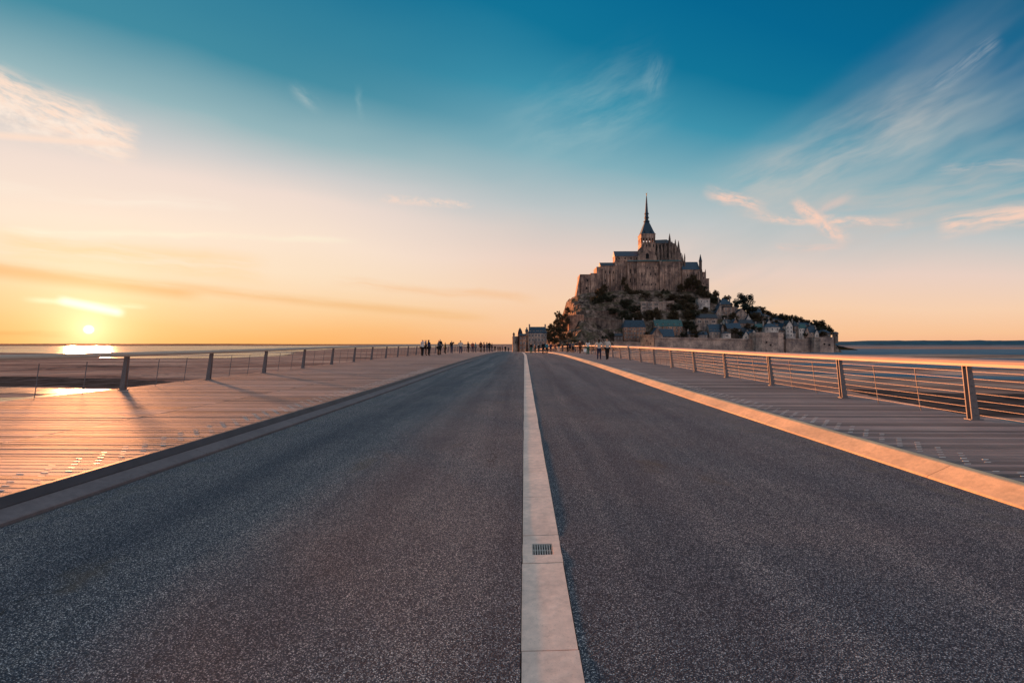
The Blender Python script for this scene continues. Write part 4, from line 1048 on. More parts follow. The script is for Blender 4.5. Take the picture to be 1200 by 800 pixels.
# retaining walls on the left crag
wall_run('retaining_wall', 'curved flat topped retaining wall on the left crag', [(663.5, 372.0, 446), (667, 369.5, 441), (674, 368.8, 439), (684, 368.6, 440)], 6, M_STONE_R, corb=False, low=4)
wall_run('retaining_wall', 'rough grey terrace wall stepping down beside the left crag', [(684, 371.5, 444), (700, 372.0, 444), (716, 374.5, 444), (733, 375.0, 445)], 6, M_STONE_D, corb=False, low=-3)
wall_run('retaining_wall', 'pale garden wall above the long white hall', [(744, 357.4, 470), (760, 354.6, 470), (790, 352.4, 472)], 1.2, M_STONE_L, corb=False, low=15)
wall_run('retaining_wall', 'low garden wall under the trees in the middle of the slope', [(693, 364.5, 462), (712, 364.0, 462), (728, 366.5, 462)], 1.2, M_STONE_D, corb=False, low=12)

# ---------------------------------------------------------------- the town at the gate (end of the causeway)
round_tower('gate_tower', 'round gate tower with small cap at the far left of the town', 604.2, 4.0, 394.0, 356, M_STONE_L, slits=1)
c = at(602.0, 394.0, 358); root = empty('watch_turret', (c.x, 359.5, c.z)); tag(root, 'tiny watch turret with pointed cap standing on the round gate tower', 'turret')
mb = MB(); mb.lathe(0, 0, [(.75, -1.5), (.75, 1.3), (.95, 1.4)], 10); mb.build('wall', M_STONE, root)
mb = MB(); mb.lathe(0, 0, [(1.0, 1.4), (.5, 2.2), (.04, 3.0)], 10); mb.build('roof', M_SLATE_D, root)
c = at(609.3, 391.3, 362); root = empty('gate_tower', (c.x, 364, GZ)); tag(root, 'slender gate tower with a tall pointed slate roof', 'tower'); zt = c.z - GZ
mb = MB(); mb.lathe(0, 0, [(1.8, 0), (1.65, zt)], 12); mb.build('wall', M_STONE_D, root)
mb = MB(); mb.lathe(0, 0, [(2.0, zt), (1.6, zt + 1.6), (1.0, zt + 3.2), (.05, zt + 4.6)], 12); mb.build('roof', M_SLATE_D, root)
house('gate_house', 'narrow orange lit stone house between the gate towers and the grey hotel', 'house', 608.6, 616.2, 393.2, 391.2, 410.5, 352, 8, 'side', M_STONE_R, M_SLATE_D, 2, 3, (.8, 1.2), 0, dz=4)
house('town_house', 'tall thin house with one chimney against the left side of the grey hotel', 'house', 615.8, 618.8, 388.5, 386.0, 410.5, 356, 9, 'side', M_STONE_R, M_SLATE_D, 1, 3, (.8, 1.2), 1, dz=4)
house('hotel', 'grey hotel with mansard slate roof at the end of the causeway', 'hotel', 619.0, 640.8, 390.2, 382.8, 410.5, 354, 11, 'mansard', M_STONE_L, M_SLATE, 6, 3, (1.0, 1.7), 2, dorm=5, dz=4)

# ---------------------------------------------------------------- houses of the village, left to right
HN = 'town_house'
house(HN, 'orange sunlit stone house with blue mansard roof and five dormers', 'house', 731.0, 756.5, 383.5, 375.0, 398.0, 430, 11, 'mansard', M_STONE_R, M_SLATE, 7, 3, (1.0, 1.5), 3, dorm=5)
house(HN, 'small dark cottage at the left foot of the orange sunlit house', 'cottage', 719.5, 730.0, 393.4, 390.8, 399.0, 427, 7, 'side', M_STONE_D, M_SLATE_D, 3, 1, (.8, 1.0), 1)
house(HN, 'steep gabled house right behind the lone round tower', 'house', 763.5, 776.5, 392.5, 383.8, 396.5, 424, 9, 'gable', M_STONE, M_SLATE, 2, 1, (.9, 1.3), 1)
house(HN, 'low house with dark slate roof between the gabled house and the green roofed house', 'house', 774.5, 790.5, 394.0, 385.5, 397.0, 426, 10, 'side', M_STONE_D, M_SLATE, 3, 1, (.9, 1.2), 0)
house(HN, 'long stone house with green slate roof and five white dormers', 'house', 767.5, 800.0, 382.0, 374.5, 394.0, 437, 10, 'side', M_STONE_R, M_SLATE_G, 7, 3, (1.0, 1.5), 2, dorm=5)
house('terrace_hall', 'long pale hall with three wide blue windows in the wood', 'house', 751.0, 772.5, 354.8, 353.2, 366.5, 466, 9, 'flat', M_STONE_L, M_STONE_L, 3, 2, (3.4, 3.0), 0, dz=12)
house(HN, 'pale square house half hidden among the trees below the gatehouse', 'house', 818.5, 832.0, 350.8, 349.4, 362.5, 478, 9, 'flat', M_PLAST, M_STONE_L, 2, 1, (1.0, 1.4), 0)
house(HN, 'long plain house with dark low roof above the arcaded wall', 'house', 816.0, 841.0, 372.5, 367.8, 376.0, 455, 9, 'side', M_STONE, M_SLATE_D, 4, 1, (.9, 1.1), 1)
house('arcade_house', 'pale stone house with three wide arched openings', 'house', 815.5, 840.5, 374.8, 374.0, 389.0, 441, 9, 'flat', M_STONE_L, M_STONE_L, 3, 1, (3.0, 3.2), 0)
house(HN, 'cluster house with steep blue roof and white dormers right of the arches', 'house', 831.5, 846.0, 388.5, 379.8, 395.5, 431, 9, 'side', M_STONE_L, M_SLATE, 4, 1, (.9, 1.6), 1, dorm=3)
house(HN, 'small cream box house with one dark window just above the rampart', 'cottage', 847.0, 856.5, 390.5, 388.0, 395.5, 426, 6, 'hip', M_PLAST, M_SLATE_D, 1, 1, (1.9, .9), 0)
house(HN, 'tall house with blue gable roof at the top left of the village', 'house', 839.5, 848.5, 366.0, 357.0, 377.0, 462, 9, 'gable', M_STONE_L, M_SLATE, 2, 2, (.9, 1.4), 1)
house(HN, 'high dark house with crooked roof and two chimneys against the sky', 'house', 843.0, 858.5, 356.5, 349.5, 362.0, 478, 9, 'hip', M_STONE_D, M_SLATE, 3, 1, (.9, 1.2), 2)
house(HN, 'broad tawny house with flat cornice left of the big pine', 'house', 848.0, 864.5, 360.2, 359.2, 375.5, 464, 9, 'flat', M_STONE, M_SLATE_D, 3, 2, (1.0, 1.8), 0)
house(HN, 'stone house front with three tall narrow windows under the big pine', 'house', 863.0, 875.0, 367.0, 361.5, 377.0, 458, 9, 'gable', M_STONE_L, M_SLATE_D, 3, 2, (.8, 1.4), 0)
house(HN, 'dark roofed house right of the big pine, on the skyline', 'house', 880.0, 893.5, 368.8, 361.8, 377.0, 468, 9, 'side', M_STONE_D, M_SLATE, 3, 1, (.9, 1.2), 2)
house(HN, 'wide low house with plain walls in the middle of the village', 'house', 866.0, 890.0, 378.8, 374.5, 384.0, 447, 9, 'side', M_STONE, M_SLATE_D, 4, 1, (.9, 1.1), 1)
house(HN, 'small house with very steep white gable at the rampart', 'house', 870.5, 878.0, 394.0, 388.2, 396.8, 427, 7, 'gable', M_PLAST, M_SLATE, 1, 1, (1.0, 1.2), 0)
house(HN, 'white gabled dormer house touching the left side of the big bastion', 'house', 880.0, 887.0, 392.0, 386.4, 395.5, 428, 7, 'gable', M_PLAST, M_SLATE, 1, 1, (1.4, 1.3), 0)
house(HN, 'blue roofed house above the small cream box house', 'house', 852.0, 869.0, 384.6, 378.4, 389.0, 436, 8, 'side', M_STONE_D, M_SLATE, 3, 1, (.8, 1.1), 1)
house(HN, 'low dark house behind the very steep white gable', 'house', 867.0, 882.0, 387.6, 382.8, 392.0, 436, 8, 'hip', M_STONE_D, M_SLATE_D, 3, 1, (.8, 1.0), 1)
house(HN, 'house with pale flat roof edge above the big bastion', 'house', 893.0, 922.0, 377.6, 376.2, 384.0, 450, 10, 'flat', M_STONE_L, M_STONE_L, 5, 1, (.9, 1.2), 0)
house(HN, 'blue roofed inn with two bright wall panels behind the big bastion', 'house', 896.0, 914.0, 383.2, 378.6, 389.5, 432, 9, 'hip', M_PLAST, M_SLATE, 3, 1, (1.0, 1.6), 1)
house(HN, 'tall narrow pink house with steep gable and stacked windows', 'house', 921.5, 929.0, 381.5, 375.4, 395.5, 429, 8, 'gable', M_PLAST, M_SLATE_D, 2, 3, (.9, 1.5), 0)
house(HN, 'shaded low house between the inn and the narrow pink house', 'house', 913.5, 921.0, 387.0, 382.8, 393.0, 431, 8, 'side', M_STONE_D, M_SLATE_D, 2, 1, (.8, 1.1), 0)
house(HN, 'tall dark house front right of the narrow pink house', 'house', 930.0, 937.5, 382.0, 376.0, 393.0, 434, 8, 'hip', M_STONE_D, M_SLATE_D, 2, 2, (.8, 1.2), 1)
house(HN, 'white walled house with blue roof and green shutters near the corner bastion', 'house', 936.5, 945.5, 384.4, 379.6, 394.0, 432, 8, 'side', M_PLAST, M_SLATE_G, 3, 2, (.8, 1.2), 1)
house(HN, 'grey house with two small white dormers beside the corner bastion', 'house', 945.5, 956.5, 389.6, 382.8, 395.0, 432, 8, 'mansard', M_STONE_L, M_SLATE, 3, 1, (.8, 1.2), 1, dorm=2)
house(HN, 'last house on the right with long sloping blue roof', 'house', 957.5, 973.5, 390.0, 383.8, 395.5, 436, 10, 'hip', M_STONE_D, M_SLATE, 4, 1, (.8, 1.0), 1)
house(HN, 'skyline house with slate roof among trees above the pale flat roof', 'house', 903.0, 921.0, 374.0, 370.0, 379.0, 468, 8, 'side', M_STONE_D, M_SLATE, 3, 1, (.8, 1.0), 2)
house(HN, 'little skyline house with blue roof above the white walled house', 'house', 938.0, 952.0, 380.6, 377.4, 385.0, 452, 8, 'side', M_STONE_D, M_SLATE, 3, 1, (.8, 1.0), 1)
house(HN, 'house with dormered blue roof left of the skyline house among trees', 'house', 892.0, 903.5, 371.0, 367.4, 377.0, 462, 8, 'hip', M_STONE_D, M_SLATE_D, 2, 1, (.8, 1.0), 1, dorm=1)

ex_rows = [
 ('narrow dark house wedged between the blue cluster house and the cream box house', 845.2, 848.6, 384.5, 380.0, 391.0, 430, 'gable', M_STONE_D, M_SLATE_D),
 ('little plaster house with dark roof under the broad tawny house', 850.0, 857.5, 377.5, 374.2, 381.0, 444, 'side', M_PLAST, M_SLATE_D),
 ('reddish gable end above the low dark houses in the middle of the village', 858.5, 865.5, 378.4, 374.0, 383.0, 441, 'gable', M_STONE_R, M_SLATE),
 ('tiny stone cottage between the very steep white gable and the dormer house', 876.5, 881.5, 391.4, 388.4, 395.5, 428, 'side', M_STONE, M_SLATE),
 ('pale stone house with green slate roof left above the big bastion', 886.0, 894.5, 383.4, 379.4, 389.5, 437, 'side', M_STONE_L, M_SLATE_G),
 ('slim plaster house behind the inn with a pointed gable', 898.5, 904.0, 379.0, 374.2, 383.0, 446, 'gable', M_PLAST, M_SLATE_D),
 ('reddish cottage with blue roof right behind the inn', 907.5, 915.0, 379.8, 376.8, 384.0, 443, 'side', M_STONE_R, M_SLATE),
 ('steep stone gable just left of the narrow pink house', 916.5, 921.8, 384.2, 378.6, 391.0, 433, 'gable', M_STONE_L, M_SLATE),
 ('low plaster annex at the right foot of the narrow pink house', 928.5, 932.5, 390.2, 387.6, 395.0, 430, 'side', M_PLAST, M_SLATE_D),
 ('stone gable between the white walled house and the grey dormered house', 943.5, 948.0, 388.0, 383.2, 394.0, 431, 'gable', M_STONE, M_SLATE),
 ('small reddish house behind the grey dormered house', 950.0, 957.0, 384.2, 381.0, 389.0, 442, 'side', M_STONE_R, M_SLATE_D),
 ('plaster gable at the left end of the long sloping blue roof', 955.0, 959.5, 390.6, 386.4, 395.0, 430, 'gable', M_PLAST, M_SLATE),
 ('small stone house high up between the pale square house and the blue gable', 831.0, 839.0, 368.6, 364.8, 374.0, 466, 'side', M_STONE, M_SLATE),
 ('dark cottage on the left below the arcaded house', 806.5, 814.5, 391.5, 388.0, 395.5, 426, 'side', M_STONE_D, M_SLATE_D),
 ('two windowed stone cottage on the rampart below the arches', 818.0, 829.0, 392.2, 388.8, 395.8, 425, 'side', M_STONE_L, M_SLATE),
 ('plaster house with steep roof at the foot of the pine', 874.0, 880.5, 374.5, 369.4, 379.0, 455, 'gable', M_PLAST, M_SLATE)]
for (lb, p0, p1, pe, pr_, pv, Y_, kd, wl_, rf_) in ex_rows:
    house(HN, lb, 'house', p0, p1, pe, pr_, pv, Y_, 7, kd, wl_, rf_, max(1, int((p1 - p0) / 3)), 1 if pv - pe < 6 else 2, (.8, 1.2), 1, rz=rr.uniform(-.15, .15))
# ---------------------------------------------------------------- trees
def crown_mesh(name, seed, n, mat, kind='round', leaf=0.075):
    """leafy crown of unit radius: clumps of small faces through the volume, gaps between them"""
    r_ = random.Random(seed); mb = MB(); clumps = []
    for k in range(26 if kind == 'round' else 18):
        while True:
            p = Vector((r_.uniform(-1, 1), r_.uniform(-1, 1), r_.uniform(-.8, 1)))
            if 0.25 < p.length < 0.95: break
        rad = r_.uniform(.16, .44)
        if kind == 'pine': p = Vector((p.x * 1.1, p.y * 1.1, round((p.z + .8) * 3) / 3 - .6)); 
        if kind == 'cone': s_ = (1 - (p.z + .8) / 1.9); p.x *= s_; p.y *= s_; rad *= .55 + .5 * s_
        clumps.append((p, rad))
    for k in range(n):
        c_, rad = clumps[k % len(clumps)]
        d = Vector((r_.gauss(0, 1), r_.gauss(0, 1), r_.gauss(0, 1))).normalized() * rad * r_.random() ** .45
        if kind == 'pine': d.z *= .75; d.x *= 1.35; d.y *= 1.35
        p = c_ + d; a = Vector((r_.gauss(0, 1), r_.gauss(0, 1), r_.gauss(0, 1))).normalized(); b_ = a.orthogonal().normalized(); c2 = a.cross(b_)
        s_ = leaf * r_.uniform(.6, 1.3)
        mb.add([p - b_ * s_, p + c2 * s_ * .7, p + b_ * s_, p - c2 * s_ * .7], [(0, 1, 2, 3)])
    me = bpy.data.meshes.new(name); me.from_pydata(mb.v, [], mb.f); me.materials.append(mat); return me
CR_R = [crown_mesh('crown_round', 100 + k, 2600, M_LEAF if k % 2 else M_LEAF2, 'round') for k in range(4)]
CR_P = [crown_mesh('crown_pine', 200 + k, 2600, M_PINE, 'pine', .085) for k in range(2)]
CR_BP = [crown_mesh('crown_big_pine', 411, 3600, M_PINE, 'round', .06)]
CR_C = [crown_mesh('crown_cone', 300 + k, 800, M_PINE, 'cone', .12) for k in range(2)]
TM = MB(); TM.tube([(0, 0, -1.2), (.02, .01, -.5), (-.02, .02, .1), (.05, 0, .6)], [.09, .07, .05, .02], 7)
for (dx, dy) in ((.5, .2), (-.45, -.2), (.1, -.5), (-.1, .5)): TM.tube([(0, 0, -.3), (dx * .6, dy * .6, .15), (dx, dy, .5)], [.04, .025, .01], 5)
_t = TM.build('trunk_source', M_BARK); TRUNK = _t.data; bpy.data.objects.remove(_t)
def tree(px, py, Y, w_px, h_px, kind, label, group, name='broadleaf_tree', cat='tree', snap=False):
    """crown centre seen at px, py"""
    c_ = at(px, py, Y); k = Y / F; rx = w_px * k / 2; rz_ = h_px * k / 2
    gz_ = ground_z(c_.x, Y); zc = c_.z
    root = empty(name, (c_.x, Y, min(gz_, zc - rz_ * .5))); tag(root, label, cat, group)
    me = random.Random(int(px * 7 + py * 13)).choice(CR_BP if kind == 'pine' else CR_C if kind == 'cone' else CR_R)
    o = bpy.data.objects.new('crown', me); COL.objects.link(o); o.parent = root
    o.location = (0, 0, zc - root.location.z); o.scale = (rx * 1.05, rx * 1.05, rz_ * 1.1); o.rotation_euler = (0, 0, px)
    t_ = bpy.data.objects.new('trunk', TRUNK); COL.objects.link(t_); t_.parent = root
    hh = max(zc - root.location.z + rz_ * .4, 1.0)
    t_.scale = (rx * .7, rx * .7, hh / 1.6); t_.location = (0, 0, hh * .7)
    return root
# left shoulder of the rock
G1 = 'scrub trees on the left shoulder of the rock'
for (px, py, Y, w, h) in [(639, 387, 420, 10, 9), (645, 384.5, 425, 11, 12), (651, 380, 430, 12, 15), (656, 374, 450, 12, 14), (652.5, 368, 455, 9, 11), (646, 391, 410, 12, 13), (654, 388, 415, 12, 15), (660, 383, 425, 11, 13), (649, 398, 398, 12, 10), (659, 394, 402, 12, 10), (664, 376, 438, 8, 10), (643, 397, 395, 9, 9), (664.5, 363, 480, 8, 8), (635.5, 391, 410, 9, 8), (632, 396, 400, 8, 8), (641, 392, 405, 10, 9), (662, 370, 450, 8, 8), (667, 392, 404, 9, 7), (672, 399, 402, 9, 5)]:
    tree(px + 1, py + 1, Y, w * .85, h * .85, 'round', 'leafy tree low on the left shoulder of the rock, right behind the hotel' if py > 386 else 'leafy tree high on the left shoulder of the rock against the sky', G1)
# dark wood across the slope below the abbey
G2 = 'dark trees on the slope below the abbey'
rs_ = random.Random(5)
L2 = [(700, 352, 485), (706, 358, 478), (713, 350, 495), (720, 356, 482), (727, 349, 495), (733, 356, 480), (738, 345, 508), (742, 352, 488), (748, 346, 505), (744, 362, 470), (736, 365, 462), (728, 362, 468), (718, 365, 462), (709, 366, 458),
      (756, 349, 498), (764, 346, 505), (772, 349, 498), (780, 345, 505), (788, 350, 492), (796, 346, 502), (804, 350, 495), (786, 360, 474), (794, 362, 470), (779, 364, 464), (800, 356, 480), (808, 362, 470), (806, 371, 460), (798, 369, 462), (789, 370, 458), (760, 370, 456), (768, 369, 458), (776, 371, 456), (748, 371, 455), (740, 372, 452),
      (812, 352, 490), (816, 345, 500), (822, 344, 502), (828, 347, 496), (834, 352, 488), (838, 357, 480), (812, 368, 460), (806, 380, 446), (811, 384, 440), (804, 388, 436), (812, 391, 430), (704, 345, 500), (697, 360, 476), (690, 356, 484), (731, 369, 456), (757, 361, 466 - 3)]
for k_, (px, py, Y) in enumerate(L2):
    if k_ % 4 == 3 or (k_ % 3 == 1 and px < 745): continue
    if 750 < px < 774 and 352 < py < 367: continue
    lb = ('dark tree on the upper slope just under the lodging range of the abbey' if px < 736 and py < 357 else 'dark tree on the rocky slope left of the orange sunlit house' if px < 736 else
          'dark tree right under the long hall range, above the pale terrace hall' if 736 <= px < 792 and py < 354 else 'dark tree between the pale terrace hall and the houses below it' if px < 785 else
          'dark tree at the bottom of the wood beside the rampart' if py > 378 else 'dark tree in the thick of the wood right of the pale terrace hall')
    tree(px, py, Y, rs_.uniform(11, 17), rs_.uniform(8, 13), 'round', lb, G2)
G3 = 'trees against the wall of the abbey'
for (px, py, Y, w, h) in [(806, 333, 512, 9, 12), (812, 329, 510, 11, 13), (818, 334, 508, 11, 12), (824, 339, 505, 10, 10), (798, 338, 510, 9, 9), (731, 330, 516, 6, 10), (735, 338, 512, 7, 9), (708, 338, 512, 9, 9)]:
    tree(px, py, Y, w, h, 'round', 'dark tree growing against the foot of the abbey wall', G3)
tree(871, 355, 470, 25, 20, 'pine', 'big spreading dark pine on the skyline above the village', None, 'pine_tree')
tree(838, 347.5, 490, 9, 12, 'round', 'leafy tree at the foot of the gatehouse, against the sky', None)
tree(852, 349.5, 486, 10, 7, 'round', 'tree crown just behind the high dark house with two chimneys', None)
G4 = 'trees along the skyline of the village'
for (px, py, Y, w, h) in [(879, 364, 472, 10, 9), (889, 362.5, 478, 11, 6), (896, 367.5, 474, 9, 7), (903, 370, 472, 10, 6), (911, 369.8, 472, 9, 5), (918, 371, 470, 8, 6), (925, 373, 466, 10, 7), (931, 373.5, 464, 9, 8), (937, 376.5, 460, 9, 7), (944, 377.8, 458, 9, 6), (951, 379.8, 455, 8, 5), (956.5, 379.5, 452, 11, 8), (962, 381, 450, 10, 8), (968, 385, 446, 9, 8), (972, 389, 442, 7, 6), (961, 386, 442, 10, 8), (886, 371, 462, 10, 8), (860, 371, 458, 8, 7)]:
    tree(px, py + 1.0, Y, w * 1.4, h * 1.35, 'round', 'dark leafy tree on the skyline between the big pine and the narrow pink house' if px < 926 else 'dark leafy tree on the skyline right of the narrow pink house', G4)
for (px, py, Y, w, h, lb) in [(972.8, 386.5, 440, 2.6, 7, 'slim dark cypress beside the corner bastion'), (917.5, 370, 468, 2.6, 6, 'slim dark conifer on the village skyline'), (948.2, 378, 455, 2.2, 6, 'thin conifer above the grey house with two dormers')]:
    tree(px, py, Y, w, h, 'cone', lb, None, 'conifer')
G5 = 'garden trees between the village houses'
for (px, py, Y, w, h) in [(845, 383, 437, 9, 7), (862, 388, 431, 9, 7), (858, 380, 443, 8, 6), (876, 382, 438, 7, 6), (890, 386, 430, 6, 6), (840, 364, 468, 7, 6), (826, 363, 466, 8, 6), (872, 378, 452, 8, 5), (801, 392, 432, 7, 7), (816, 393, 428, 9, 5), (824, 392, 428, 8, 5), (894, 379, 446, 7, 5), (933, 389, 437, 6, 6), (849, 372, 458, 6, 6), (860, 376, 450, 9, 6), (884, 384, 440, 8, 6), (868, 391, 428, 7, 6), (886, 377, 450, 8, 6), (900, 374, 458, 9, 6), (910, 378, 446, 8, 4), (926, 379, 446, 8, 7), (944, 392, 431, 5, 5), (956, 386, 440, 6, 6), (964, 391, 434, 9, 5), (831, 380, 444, 7, 7), (822, 378, 446, 9, 4), (757, 392, 430, 6, 6), (716, 392, 428, 7, 6), (708, 396, 424, 10, 6)]:
    tree(px, py, Y, w, h, 'round', 'small dark garden tree left of the big bastion among the village houses' if px > 835 and px < 892 else 'small dark garden tree behind the rampart right of the big bastion' if px >= 892 else 'small dark garden tree below the wood, left of the village', G5)
# low wooded point just beyond the last bastion
mb = MB(); nxx, nyy = 60, 12; vs = []; fs = []
ax, bx_ = xpx(952, 640), xpx(981, 640)
for j in range(nyy + 1):
    for i in range(nxx + 1):
        q = i / nxx; w_ = j / nyy; X = ax + (bx_ - ax) * q; Y = 600 + 110 * w_
        h = 12.5 * (1 - q) ** .55 * math.sin(math.pi * min(1, .12 + w_ * .88)) * (1 if q < 1 else 0) * (1 + .35 * mnoise.noise(Vector((X * .25, Y * .1, 2))))
        vs.append((X, Y, GZ - .3 + h))
for j in range(nyy):
    for i in range(nxx): fs.append((j * (nxx + 1) + i, j * (nxx + 1) + i + 1, (j + 1) * (nxx + 1) + i + 1, (j + 1) * (nxx + 1) + i))
mb.add(vs, fs); struct(mb.build('headland', flat_mat('headland_wood', (0.007, 0.014, 0.019), .95, .5, .2, spec=0.0)), 'small dark wooded point beyond the corner bastion', 'headland')

# ---------------------------------------------------------------- people
def skin(name, verts, edges, root=0, sub=1):
    """one continuous surface grown round a skeleton: verts = (x, y, z, rx, ry)"""
    me = bpy.data.meshes.new(name); bm = bmesh.new(); lay = bm.verts.layers.skin.verify()
    vv = []
    for i, (x, y, z, rx, ry) in enumerate(verts):
        v = bm.verts.new((x, y, z)); v[lay].radius = (rx, ry); v[lay].use_root = (i == root); vv.append(v)
    for a, c_ in edges: bm.edges.new((vv[a], vv[c_]))
    bm.to_mesh(me); bm.free()
    o = bpy.data.objects.new(name, me); COL.objects.link(o)
    md = o.modifiers.new('s', 'SKIN'); md.use_smooth_shade = True
    m2 = o.modifiers.new('d', 'SUBSURF'); m2.levels = sub; m2.render_levels = sub
    dg = bpy.context.evaluated_depsgraph_get(); dg.update()
    out = bpy.data.meshes.new_from_object(o.evaluated_get(dg)); out.name = name
    bpy.data.objects.remove(o); bpy.data.meshes.remove(me)
    out.materials.clear(); out.materials.append(M_CLOTH0)
    return out
M_CLOTH0 = flat_mat('cloth', (0.05, 0.05, 0.06), 0.9)
def pose(arms='down', stride=0.0, lean=0.0):
    """joint table of a 1.72 m adult facing -y (towards the lens) with z up"""
    J = {'pelvis': (0, 0, .93), 'waist': (0, -.01, 1.08), 'chest': (0, lean * .5, 1.30), 'neck0': (0, lean * .9, 1.45), 'neck': (0, lean, 1.52), 'head': (0, lean * 1.1 - .01, 1.61), 'top': (0, lean * 1.1, 1.70)}
    for s_, n in ((-1, 'l'), (1, 'r')):
        st_ = stride * s_
        J['hip' + n] = (s_ * .09, 0, .88); J['knee' + n] = (s_ * .105, st_ * .5 - abs(stride) * .15, .49); J['ank' + n] = (s_ * .11, st_ * 1.0 + .02, .09); J['toe' + n] = (s_ * .13, st_ * 1.0 - .14, .035)
        J['sh' + n] = (s_ * .185, lean * .8, 1.42)
        if arms == 'down': e, w_, h_ = (s_ * .235, .02 + st_ * -.3, 1.15), (s_ * .235, -.05 - st_ * .6, .92), (s_ * .22, -.07 - st_ * .65, .82)
        elif arms == 'up': e, w_, h_ = (s_ * .25, -.20, 1.36), (s_ * .10, -.30, 1.58), (s_ * .06, -.32, 1.66)
        elif arms == 'hips': e, w_, h_ = (s_ * .36, .06, 1.19), (s_ * .21, -.02, 1.0), (s_ * .16, -.06, .98)
        elif arms == 'fold': e, w_, h_ = (s_ * .24, -.02, 1.14), (s_ * .05, -.22, 1.14), (-s_ * .05, -.22, 1.17)
        elif arms == 'rail': e, w_, h_ = (s_ * .24, -.18, 1.22), (s_ * .2, -.40, 1.13), (s_ * .19, -.48, 1.12)
        elif arms == 'one': e, w_, h_ = ((.26, -.22, 1.34), (.16, -.34, 1.52), (.12, -.36, 1.60)) if s_ > 0 else ((-.235, .02, 1.15), (-.235, -.05, .92), (-.22, -.07, .82))
        J['el' + n] = e; J['wr' + n] = w_; J['hand' + n] = h_
    return J
def body_sets(J, tail=False):
    def V(names, rad): return [(*J[n], *rad[n]) for n in names]
    rad = {'pelvis': (.145, .11), 'waist': (.125, .095), 'chest': (.15, .105), 'neck0': (.07, .06), 'neck': (.052, .052), 'head': (.078, .092), 'top': (.055, .06)}
    for n in 'lr':
        rad.update({'hip' + n: (.088, .09), 'knee' + n: (.058, .06), 'ank' + n: (.042, .045), 'toe' + n: (.036, .028), 'sh' + n: (.062, .06), 'el' + n: (.042, .042), 'wr' + n: (.030, .028), 'hand' + n: (.038, .022)})
    names = ['pelvis', 'waist', 'chest', 'neck0', 'neck', 'head', 'top'] + [a + n for n in 'lr' for a in ('hip', 'knee', 'ank', 'toe', 'sh', 'el', 'wr', 'hand')]
    ix = {n: i for i, n in enumerate(names)}
    E = [('pelvis', 'waist'), ('waist', 'chest'), ('chest', 'neck0'), ('neck0', 'neck'), ('neck', 'head'), ('head', 'top')]
    for n in 'lr': E += [('pelvis', 'hip' + n), ('hip' + n, 'knee' + n), ('knee' + n, 'ank' + n), ('ank' + n, 'toe' + n), ('chest', 'sh' + n), ('sh' + n, 'el' + n), ('el' + n, 'wr' + n), ('wr' + n, 'hand' + n)]
    body = skin('body', V(names, rad), [(ix[a], ix[c_]) for a, c_ in E], 0)
    def sub(nm, inc, grow, E2, root=0):
        r2 = {n: (rad[n][0] * grow + .012, rad[n][1] * grow + .012) for n in inc}; i2 = {n: i for i, n in enumerate(inc)}
        return skin(nm, V(inc, r2), [(i2[a], i2[c_]) for a, c_ in E2], root)
    tr_ = sub('trousers', ['pelvis', 'hipl', 'kneel', 'ankl', 'toel', 'hipr', 'kneer', 'ankr', 'toer'], 1.18, [('pelvis', 'hipl'), ('hipl', 'kneel'), ('kneel', 'ankl'), ('ankl', 'toel'), ('pelvis', 'hipr'), ('hipr', 'kneer'), ('kneer', 'ankr'), ('ankr', 'toer')])
    jk = sub('jacket', ['waist', 'pelvis', 'chest', 'neck0', 'shl', 'ell', 'wrl', 'shr', 'elr', 'wrr'], 1.18, [('waist', 'pelvis'), ('waist', 'chest'), ('chest', 'neck0'), ('chest', 'shl'), ('shl', 'ell'), ('ell', 'wrl'), ('chest', 'shr'), ('shr', 'elr'), ('elr', 'wrr')])
    h = J['head']; t_ = J['top']
    hv = [(h[0], h[1] + .028, h[2] + .01, .088, .088), (t_[0], t_[1] + .012, t_[2] - .01, .070, .078)]
    he = [(0, 1)]
    if tail: hv += [(h[0], h[1] + .07, h[2] - .12, .075, .045), (h[0], h[1] + .08, h[2] - .26, .05, .03)]; he += [(0, 2), (2, 3)]
    hr = skin('hair', hv, he, 0)
    return body, tr_, jk, hr
POSES = {}
for nm, a in {'stand': ('down', 0.0, 0.0), 'walk': ('down', .26, .02), 'photo': ('up', .04, -.02), 'hips': ('hips', .05, 0), 'fold': ('fold', .03, .01), 'rail': ('rail', .06, -.06), 'phone': ('one', .05, 0)}.items():
    POSES[nm] = body_sets(pose(*a), tail=nm in ('hips', 'fold'))
CL = {}
def cloth(rgb):
    if rgb not in CL: CL[rgb] = flat_mat('cloth_' + str(len(CL)), rgb, .9, .15, 8.0, spec=.1)
    return CL[rgb]
BLACK, NAVY, WHITE, CREAM, BROWN, TEAL, GREY, RED, GREEN, JEANS, OLIVE = (.018, .018, .02), (.025, .032, .07), (.62, .58, .56), (.55, .47, .40), (.10, .045, .03), (.05, .20, .25), (.12, .115, .12), (.22, .06, .05), (.03, .12, .09), (.045, .06, .11), (.06, .055, .03)
M_SKIN = flat_mat('skin', (0.40, 0.24, 0.17), .6, .08)
HAIRC = {'d': (.018, .013, .010), 'b': (.07, .04, .02), 'l': (.22, .15, .08)}
